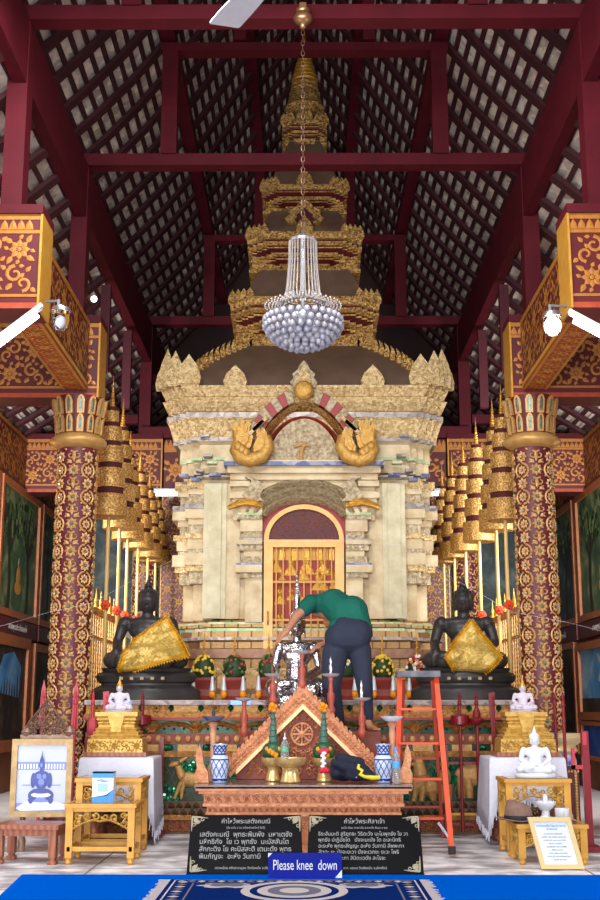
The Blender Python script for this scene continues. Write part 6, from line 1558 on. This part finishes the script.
# ceiling fan, one blade reaching into the picture
zf = 6.0
tip = CAM+ray(224, 26)*((zf-CAM.z)/ray(224, 26).z); hub = Vector((tip.x+.52, tip.y-.92, zf))
fn = thing('ceiling_fan', hub, 'white ceiling fan with one blade tip hanging into the top of the view', 'fan')
b = MB(); b.lathe([(.02,zf+.1),(.09,zf+.06),(.11,zf),(.08,zf-.06),(.02,zf-.08)], hub*Vector((1,1,0)) if False else (hub.x,hub.y,0), 20); b.build('motor', bpy.data.materials['white enamel'], fn, smooth=40)
b = MB(); zr2 = 10.9; b.tube([(hub.x,hub.y,zf+.08),(hub.x,hub.y,zr2)], .015, 8); b.build('down_rod', bpy.data.materials['white enamel'], fn)
for k in range(3):
    a = math.atan2(tip.y-hub.y, tip.x-hub.x)+k*2*PI/3; L = (tip-hub).length
    d = Vector((math.cos(a), math.sin(a), 0)); n_ = Vector((-d.y, d.x, 0)); b = MB()
    b.loft([[hub+d*q+n_*(-w_)+Vector((0,0,.012+w_*.15)), hub+d*q+n_*w_+Vector((0,0,.012-w_*.15)), hub+d*q+n_*w_+Vector((0,0,-w_*.15)), hub+d*q-n_*w_+Vector((0,0,w_*.15))] for q, w_ in ((.14,.03),(.25,.1),(L*.8,.12),(L*.985,.12),(L,.112))]); b.build('blade', mat('white fan blade', (206,212,220), .4, col2=(186,192,202), scale=6) if k == 0 else bpy.data.materials['white fan blade'], fn)
# sacred thread
pts = [at(-6,628,10.5), at(50,612,12.4), at(92,603,12.46), at(150,571,13.3), at(190,552,13.6), at(262,541,13.55), at(346,541,13.55), at(400,545,13.6), at(430,565,13.2), at(512,612,12.46), at(566,622,12.4), at(606,632,11)]
b = MB(); b.tube(pts, .0014, 5); o = b.build('sacred_thread', 'cloth', loc=pts[4]); tag(o, 'thin white thread strung from column to shrine door and across the hall', 'thread')
# ================================================================== statues
def seated(kind='touch'):
    """unit seated figure, knees one unit apart, facing -Y; returns primitives"""
    P = []
    e = lambda c, r, R=None: P.append(('e', Vector(c), r, R) if R is not None else ('e', Vector(c), r))
    c = lambda a, ra, b, rb: P.append(('c', a, ra, b, rb))
    e((0,.05,.12),(.34,.22,.13)); c((-.34,-.04,.115),.115,(.26,-.30,.09),.085); c((.34,-.04,.115),.115,(-.26,-.26,.10),.085)
    e((-.39,-.08,.11),(.115,.14,.105)); e((.39,-.08,.11),(.115,.14,.105))
    c((-.27,-.3,.15),.055,(-.12,-.33,.16),.045)
    c((0,.05,.15),.19,(0,.03,.36),.165); e((0,.01,.47),(.23,.14,.14)); e((0,.02,.56),(.27,.115,.075)); e((-.27,.02,.55),(.085,.09,.085)); e((.27,.02,.55),(.085,.09,.085))
    c((-.29,.02,.54),.075,(-.355,.03,.33),.06)
    if kind == 'touch':
        c((-.355,.03,.33),.06,(-.34,-.17,.21),.045); hand = (-.34,-.2,.19); d = Vector((0,-.35,-.9))
        for k in range(4): o = Vector((-.375+.025*k,-.2,.19)); c(o,.016,o+d*.09,.014); c(o+d*.09,.014,o+Vector((0,-.02,-.15)),.012)
        c((-.31,-.19,.19),.016,(-.29,-.22,.12),.013)
    else:
        c((-.355,.03,.33),.06,(-.14,-.2,.215),.045); e((-.05,-.24,.21),(.1,.05,.025))
    e((-.34,-.17,.2),(.045,.05,.05)) if kind == 'touch' else None
    c((.29,.02,.54),.075,(.355,.02,.32),.06); c((.355,.02,.32),.06,(.13,-.2,.215),.045); e((.06,-.25,.205),(.09,.05,.028))
    for k in range(4): o = Vector((.02,-.29+.022*k,.215)); c(o,.014,o+Vector((-.1,0,.005)),.012)
    c((0,.02,.58),.075,(0,.01,.70),.065)
    e((0,0,.80),(.105,.115,.14)); e((0,-.02,.74),(.075,.085,.07)); e((0,.02,.87),(.108,.115,.09)); e((0,.02,.955),(.062,.062,.055))
    c((0,-.11,.82),.012,(0,-.135,.785),.02); e((0,-.105,.74),(.034,.02,.01)); e((0,-.1,.728),(.026,.02,.01))
    for s in (-1, 1): e((s*.042,-.1,.822),(.026,.016,.011)); c((s*.11,.0,.84),.018,(s*.108,.0,.70),.016); c((s*.015,-.112,.846),.007,(s*.075,-.09,.85),.007)
    return P
def place(P, loc, s, rot=0, sy=1.0):
    R = Matrix.Rotation(rot, 3, 'Z'); loc = Vector(loc); out = []
    f = lambda v: loc+R @ (Vector(v)*s)
    for p in P:
        if p[0] == 'c': out.append(('c', f(p[1]), p[2]*s, f(p[3]), p[4]*s))
        else: out.append(('e', f(p[1]), tuple(q*s for q in p[2]), R))
    return out
def curls(loc, s, rot, parent, m):
    b = MB(); R = Matrix.Rotation(rot, 3, 'Z'); loc = Vector(loc)
    for i in range(7):
        ph = .15+i*.24; n = max(1, int(14*math.sin(ph)))
        for k in range(n):
            th = 2*PI*k/n
            d = Vector((math.sin(ph)*math.cos(th), math.sin(ph)*math.sin(th), math.cos(ph)))
            if d.y < -.35 and d.z < .45: continue
            b.ell(loc+R @ (Vector((d.x*.112, .02+d.y*.118, .86+d.z*.105))*s), (.017*s,)*3, 6, 4)
    b.build('hair_curls', m, parent, smooth=60)
def drape(name, fig, outline, m, parent, off, trim=None, n=26):
    """cloth patch: a quad (bl, br, tr, tl in image points of the front view, world x/z) laid on the figure"""
    dg = bpy.context.evaluated_depsgraph_get(); me = fig.data
    M4 = Matrix.Translation(ORG[fig.name]); bv = BVHTree.FromPolygons([M4 @ v.co for v in me.vertices], [tuple(p.vertices) for p in me.polygons])
    tl, tr_, br, bl = [Vector((q[0], q[1])) for q in outline]
    yy = [[None]*(n+1) for _ in range(n+1)]; xz = [[None]*(n+1) for _ in range(n+1)]
    for i in range(n+1):
        for j in range(n+1):
            u, v = i/n, j/n; q = (tl*(1-u)+tr_*u)*(1-v)+(bl*(1-u)+br*u)*v; xz[j][i] = q
            best = None
            for dx, dz in ((0,0),(.03,0),(-.03,0),(0,.03),(0,-.03)):
                h = bv.ray_cast(Vector((q.x+dx, ORG[fig.name].y-3, q.y+dz)), Vector((0,1,0)))
                if h[0] is not None: best = h[0].y if best is None else min(best, h[0].y)
            yy[j][i] = best
    known = [y for r in yy for y in r if y is not None]; far = max(known)
    for r in yy:
        for i in range(n+1):
            if r[i] is None: r[i] = far
    for _ in range(6):
        yy = [[min(yy[j][i], sum(yy[max(0,min(n,j+a))][max(0,min(n,i+c))] for a, c in ((1,0),(-1,0),(0,1),(0,-1)))/4) for i in range(n+1)] for j in range(n+1)]
    b = MB(); vs = []; rnd = random.Random(6)
    for j in range(n+1):
        for i in range(n+1):
            q = xz[j][i]; w = .006*math.sin(i*.9+j*.5)+.005*math.sin(j*1.3-i*.4); vs.append((q.x, yy[j][i]-off+w, q.y))
    f1 = []; b.mat(0)
    fs = [(j*(n+1)+i, j*(n+1)+i+1, (j+1)*(n+1)+i+1, (j+1)*(n+1)+i) for j in range(n) for i in range(n)]
    b.add(vs, fs)
    for k, (j, i) in enumerate([(j, i) for j in range(n) for i in range(n)]):
        if j < 2 or i < 2 or j >= n-2 or i >= n-2: b.m[k] = 1
    # zigzag lace edge
    rim = [(0,i) for i in range(n)]+[(j,n) for j in range(n)]+[(n,n-i) for i in range(n)]+[(n-j,0) for j in range(n)]
    cx = sum(v[0] for v in vs)/len(vs); cz = sum(v[2] for v in vs)/len(vs)
    b.mat(1); L = len(rim)
    for k in range(L):
        a = Vector(vs[rim[k][0]*(n+1)+rim[k][1]]); c_ = Vector(vs[rim[(k+1) % L][0]*(n+1)+rim[(k+1) % L][1]]); t = c_-a; o = Vector((t.z, 0, -t.x)); 
        mid = (a+c_)/2; 
        if (mid.x-cx)*o.x+(mid.z-cz)*o.z < 0: o = -o
        o = o.normalized()*.028; b.add([a, c_, mid+o], [(0,1,2)])
    ob = b.build(name, m, parent); md = ob.modifiers.new('t', 'SOLIDIFY'); md.thickness = .008; ob.data.shade_smooth(); return ob
M['lame'] = mat('gold brocade', (220,190,108), .5, .2, col2=(176,142,60), scale=60, kind='cells', sharp=.8, bump=.3, bscale=40); M['lamet'] = mat('yellow gold trim', (212,158,34), .5, .15, col2=(186,130,20), scale=40)
touch, med = seated('touch'), seated('med')
# ---- two black statues
def black_statue(px, pyb, s, Y, rot, label, quad, headl):
    c = at(px, pyb, Y); base_z = ZT
    t = thing('black_statue', (c.x, Y, ZT), label, 'statue')
    zt_ = zat(668, Y); H = zt_-ZT
    b = MB(); lv = [(.60,0),(.60,.3),(.57,.38),(.5,.46),(.5,.52),(.54,.58),(.56,.75),(.53,.84),(.48,.88),(.5,1.0)]
    rings = []
    for w, q in lv: rings.append([(c.x+w*s*1.0*math.cos(a)*(1+.08*math.cos(4*a)), Y+.02+w*s*.5*math.sin(a)*(1+.08*math.cos(4*a)), ZT+H*q) for a in [2*PI*k/36 for k in range(36)]])
    b.loft(rings); b.build('lotus_base', 'black', t, smooth=35)
    b = MB()
    for k in range(5): b.cbox((c.x-.24*s+k*.12*s*1.0, Y-.36*s, ZT+H*.66), (.035,.02,.03))
    b.build('worn_gilding', mat('worn gilding', (150,132,92), .5) if 'worn gilding' not in bpy.data.materials else bpy.data.materials['worn gilding'], t)
    f = blob('seated_body', place(touch, (c.x, Y, zt_-.02), s, rot), .014, t, 'black', 3)
    curls((c.x, Y, zt_-.02), s, rot, t, 'black')
    b = MB(); q = Vector((c.x, Y, zt_-.02)); b.lathe([(.05*s,.99*s),(.03*s,1.03*s),(.004*s,1.12*s)], q, 10); b.build('ushnisha_flame', 'black', t, smooth=50)
    P_ = [at(a, c_, Y-.2) for a, c_ in quad]
    drape('gold_sash', f, [(p.x, p.z) for p in P_], ['lame','lamet'], t, .03)
    return t
black_statue(146.5, 660, .9, 13.05, 0, 'black seated statue with a gold sash left of the shrine', [(130,642),(166,616),(189,656),(118,676)], None)
black_statue(465, 660, .9, 13.05, -.12, 'black seated statue with a gold sash right of the shrine', [(444,657),(472,619),(501,657),(467,691)], None)
# ---- crystal statues
M['goldtip'] = M['gold']
for (xc, Yq, z), side in ((PEDL,'left'),(PEDR,'right')):
    s = 30*mpp(700, Yq)
    t = thing('crystal_statue', (xc, Yq, z), f'clear crystal seated statue with a gilt cap on the {side} gilt pedestal', 'statue')
    b = MB(); b.lathe([(.48*s,0),(.5*s,.03*s),(.44*s,.06*s)], (xc,Yq,z), 28); b.v = [(x, Yq+(y-Yq)*.7, z_) for x, y, z_ in b.v]; b.build('crystal_base', 'crystal', t, smooth=40)
    blob('seated_body', place(med, (xc, Yq, z+.05*s), s*.92), .007, t, 'crystal', 3)
    b = MB(); b.ell((xc, Yq+.02*s, z+.84*s), (.115*s,.12*s,.1*s)); b.lathe([(.08*s,.9*s),(.05*s,1.0*s),(.02*s,1.06*s),(.004,1.16*s)], (xc,Yq,z), 12); b.build('gilt_cap', 'gold', t, smooth=60)
# ---- white statue
c = Vector((X(536,778,10.65), 10.65, hR+.006)); s = 41*mpp(760, 10.65)
t = thing('white_statue', c, 'white seated statue on the tall gilt table on the right', 'statue')
b = MB(); b.lathe([(.5*s,0),(.52*s,.05*s),(.47*s,.1*s)], c, 28); b.v = [(x, c.y+(y-c.y)*.68, z_) for x, y, z_ in b.v]; b.build('statue_base', 'white', t, smooth=40)
blob('seated_body', place(med, c+Vector((0,0,.08*s)), s), .008, t, 'white', 3); curls(c+Vector((0,0,.08*s)), s, 0, t, 'white')
b = MB(); b.lathe([(.05*s,1.07*s),(.035*s,1.12*s),(.004,1.2*s)], c, 10); b.build('ushnisha_flame', 'white', t, smooth=50)
# ---- silver statue on a silver pedestal
Ys_ = 12.0; c = Vector((X(297,690,Ys_), Ys_, 1.0)); zs = zat(697, Ys_); s = 91*mpp(660, Ys_)
t = thing('silver_statue', c, 'polished silver seated statue in front of the shrine door, touched by the bending person', 'statue')
b = MB(); rings = []
for w, d, q in ((.78,.3,0),(.78,.3,.16),(.68,.27,.28),(.6,.25,.45),(.6,.25,.55),(.7,.28,.72),(.66,.27,.88),(.6,.25,1)):
    rings.append([(c.x+w*s*.5*math.copysign(abs(math.cos(a))**.6, math.cos(a)), Ys_+d*math.copysign(abs(math.sin(a))**.6, math.sin(a))-.0, 1.0+(zs-1.0)*q) for a in [2*PI*k/40 for k in range(40)]])
b.loft(rings); b.build('silver_pedestal', 'silver', t, smooth=35)
b = MB(); o = Orn(b, plane_map((c.x-.34*s, Ys_-.3, 1.02), (1,0,0), (0,0,1), (0,-1,0))); o.vine(0, 0, .68*s, (zs-1.0)*.9, .1, 0); b.build('silver_relief', 'silver', t)
sb = blob('seated_body', place(touch, (c.x, Ys_+.02, zs-.02), s, 0), .01, t, 'silver', 3); curls((c.x, Ys_+.02, zs-.02), s, 0, t, 'silver')
b = MB(); b.lathe([(.06*s,.98*s),(.045*s,1.05*s),(.06*s,1.08*s),(.035*s,1.16*s),(.04*s,1.2*s),(.02*s,1.3*s),(.003,1.42*s)], (c.x,Ys_+.02,zs-.02), 12); b.build('ushnisha_flame', 'silver', t, smooth=50)
for ob in t.children:      # a slender figure
    if ob.name.split('.')[0] in ('seated_body', 'hair_curls', 'ushnisha_flame'):
        for v in ob.data.vertices: v.co.x *= .70; v.co.y *= .68

# ================================================================== the bending person
YPn = 11.62
Q = lambda px, py, d=0: at(px, py, YPn+d)
me_ = mpp(660, YPn)
pr = thing('person', Q(350, 735), 'person in a green shirt and navy trousers bending over the silver statue', 'person')
M['skin'] = mat('skin', (190,134,104), .5, col2=(176,118,90), scale=12); M['shirt'] = mat('teal green shirt', (0,104,88), .8, col2=(0,86,74), scale=4, bump=.2, bscale=10); M['trou'] = mat('navy trousers', (46,52,72), .85, col2=(36,42,60), scale=4, bump=.2, bscale=10); M['hairb'] = mat('black hair', (26,22,22), .5)
zft = 1.004
ankL, ankR = Q(338,716,.12), Q(368,722,.0)
ankR.z = max(ankR.z, zft+.06); ankL.z = zft+.07
kneL, kneR = Q(331,684,-.03), Q(365,689,-.04)
hipL, hipR = Q(337,652,.05), Q(358,650,.02)
pel, wai, che, sho = Q(349,640,.05), Q(347,619,.12), Q(335,607,.26), Q(322,607,.36)
shL, shR = Q(311,603,.26), Q(334,612,.5)
elb, wri = Q(294,618,.16), Q(287,631,.05)
elb = Q(296,617,.14)
elR, wrR = Q(336,634,.5), Q(322,645,.40)
headc = Q(330,618,.52)
def px(n): return n*me_
body = []
cap = lambda a, ra, b_, rb: body.append(('c', a, ra, b_, rb))
cap(pel, px(15), wai, px(13.5)); cap(wai, px(13.5), che, px(15)); cap(che, px(15), sho, px(12)); cap(shL, px(7), shR, px(7))
for h_, k_, a_ in ((hipL,kneL,ankL),(hipR,kneR,ankR)): cap(h_, px(10), k_, px(6.5)); cap(k_, px(6.3), a_, px(4))
cap(ankL, px(3.8), Vector((ankL.x-.03, ankL.y-.10, zft+.035)), px(3.2)); cap(Vector((ankL.x-.03, ankL.y-.10, zft+.03)), px(3.2), Vector((ankL.x-.06, ankL.y-.2, zft+.025)), px(2.2))
cap(ankR, px(3.8), Vector((ankR.x+.02, ankR.y-.07, zft+.035)), px(3.4)); cap(Vector((ankR.x+.02, ankR.y-.07, zft+.03)), px(3.4), Vector((ankR.x+.06, ankR.y-.16, zft+.025)), px(2.2))
for f in (-1,0,1,2,3):
    for a_, dx in ((ankL,-.06),(ankR,.06)):
        o_ = Vector((a_.x+dx+f*.014-.014, a_.y-.19, zft+.02)); cap(o_, .012, o_+Vector((dx*.2,-.035,-.004)), .01)
cap(shL, px(6), elb, px(4.6)); cap(elb, px(4.5), wri, px(3)); cap(shR, px(6), elR, px(4.6)); cap(elR, px(4.4), wrR, px(3))
neck = sho.lerp(headc, .45); cap(sho, px(6), neck, px(5.5)); cap(neck, px(5.5), headc, px(6))
hd = (headc-sho).normalized(); body.append(('e', headc+hd*px(2), (px(8),px(9),px(10))))
face = Vector((-.5,-.2,-.8)).normalized(); up_ = hd
sd = face.cross(up_).normalized(); fc = headc+hd*px(2)
body.append(('c', fc+face*px(8), px(1.2), fc+face*px(9.5)-up_*px(2), px(1.6)))
for s in (-1,1): body.append(('e', fc+sd*s*px(8), (px(1.5),px(1.5),px(2.6)))); body.append(('e', fc+face*px(8)+sd*s*px(3)+up_*px(.5), (px(1.3),)*3))
body.append(('e', fc+face*px(8)-up_*px(5), (px(2.5),px(1),px(1))))
def hand(w, d, n_, side):
    d = d.normalized(); n_ = n_.normalized(); a_ = d.cross(n_).normalized()
    palm = w+d*.05; body.append(('c', w, px(2.8), palm, px(3.2))); body.append(('c', w+a_*.018, px(2.2), w+d*.085+a_*.024, px(1.8))); body.append(('c', w-a_*.018, px(2.2), w+d*.085-a_*.024, px(1.8)))
    for k, L in enumerate((.062,.075,.07,.055)):
        o_ = w+d*.085+a_*(.03-.02*k); m_ = o_+d*L*.55-n_*L*.15; t_ = m_+d*L*.35-n_*L*.4
        body.append(('c', o_, .0095, m_, .0088)); body.append(('c', m_, .0088, t_, .0078))
    o_ = w+d*.03+a_*side*.03; m_ = o_+d*.03+a_*side*.028; body.append(('c', o_, .012, m_, .0105)); body.append(('c', m_, .0105, m_+d*.03-n_*.012, .009))
hand(wri, Q(280,637,.02)-wri, Vector((-.3,-.4,.85)), 1); hand(wrR, Q(314,648,.34)-wrR, Vector((0,0,1)), -1)
blob('body', body, .0085, pr, 'skin', 3)
# clothing
T = [('c', Q(350,630,.06), px(17.5), Q(345,613,.14), px(17.5)), ('c', Q(345,613,.14), px(17.5), Q(334,604,.25), px(16)), ('c', Q(334,604,.25), px(16), Q(321,605,.36), px(12.5)), ('c', Q(318,604,.3), px(10), shR, px(8.5)), ('c', shL, px(9.2), shL.lerp(elb, .42), px(8.2)), ('c', shR, px(8), shR.lerp(elR, .5), px(7)), ('c', Q(338,628,.0), px(10), Q(362,632,.0), px(11)), ('c', Q(352,612,.12), px(17), Q(362,630,.02), px(11))]
blob('shirt', T, .011, pr, 'shirt', 5)
L_ = [('c', Q(340,638,-.01), px(16), Q(355,638,-.01), px(16)), ('c', Q(347,628,.02), px(10), Q(347,622,.0), px(7)), ('c', Q(345,632,.0), px(16), Q(358,633,.0), px(15)), ('c', Q(335.5,652,.0), px(13.5), Q(331,684,-.04), px(9.8)), ('c', Q(331,684,-.04), px(9.5), Vector((ankL.x,ankL.y,ankL.z+.03)), px(6.8)), ('c', Q(359.5,650,-.0), px(12), Q(365,689,-.05), px(8)), ('c', Q(365,689,-.05), px(8), Vector((ankR.x,ankR.y,ankR.z+.05)), px(5.8))]
blob('trousers', L_, .011, pr, 'trou', 4)
hb = [('e', fc+hd*px(2)-face*px(2), (px(8.8),px(9.2),px(9.5)))]
blob('hair', hb, .012, pr, 'hairb', 2)
# ------------------------------------------------------------------ light
def area(name, loc, target, sx, sy, power, col=(1,1,1)):
    ld = bpy.data.lights.new(name, 'AREA'); ld.shape = 'RECTANGLE'; ld.size = sx; ld.size_y = sy; ld.energy = power; ld.color = col
    o = bpy.data.objects.new(name, ld); C.objects.link(o); o.location = loc
    o.rotation_euler = (Vector(target)-Vector(loc)).to_track_quat('-Z', 'Y').to_euler(); return o
area('assumed_entrance_daylight', (-1.6, -3.0, 2.4), (0.2, 14, 3.2), 8, 4.5, 720, (1,.985,.97))  # assumed daylight from an unseen entrance behind the camera
area('added_low_fill', (-1.8, -.5, .12), (1.2, 13, 9), 8, 5, 950, (1,.98,.96))  # added floor-level fill by the camera, no sunlit ground modelled; brightens roof and beams
area('assumed_side_daylight', (-4.3, 9.0, 1.7), (0, 12.0, .8), 2.6, 2.8, 120, (.95,.97,1))  # assumed side daylight on the floor, the left wall has no door opening
area('assumed_side_daylight', (4.3, 9.0, 1.7), (0, 12.0, .8), 2.6, 2.8, 100, (.95,.97,1))  # assumed likewise on the right, that wall is solid too
area('aisle_fill', (-3.85, 13.6, 3.3), (-4.15, 19, 2.5), .6, 1.4, 280, (.97,.98,1))  # added fill, one lamp per aisle out of view, brightens the side murals
area('aisle_fill', (3.85, 13.6, 3.3), (4.15, 19, 2.5), .6, 1.4, 280, (.97,.98,1))  # added fill for the right aisle, no window behind it
area('overhead_fill', (-.6, 7.6, 6.6), (0, 10.6, 0), 3.5, .5, 330, (1,.99,.97))  # added overhead fill out of view, lights the floor and altar objects
w = bpy.data.worlds.new('world'); bpy.context.scene.world = w; w.use_nodes = True
w.node_tree.nodes['Background'].inputs[0].default_value = (.85,.92,1,1); w.node_tree.nodes['Background'].inputs[1].default_value = .6
sc = bpy.context.scene
sc.view_settings.view_transform = 'Standard'; sc.view_settings.look = 'None'; sc.view_settings.gamma = 1; sc.view_settings.exposure = 0.0
sc.view_settings.use_curve_mapping = False
try:
    sc.cycles.use_denoising = True
    sc.cycles.max_bounces = 8; sc.cycles.transmission_bounces = 8
except Exception: pass
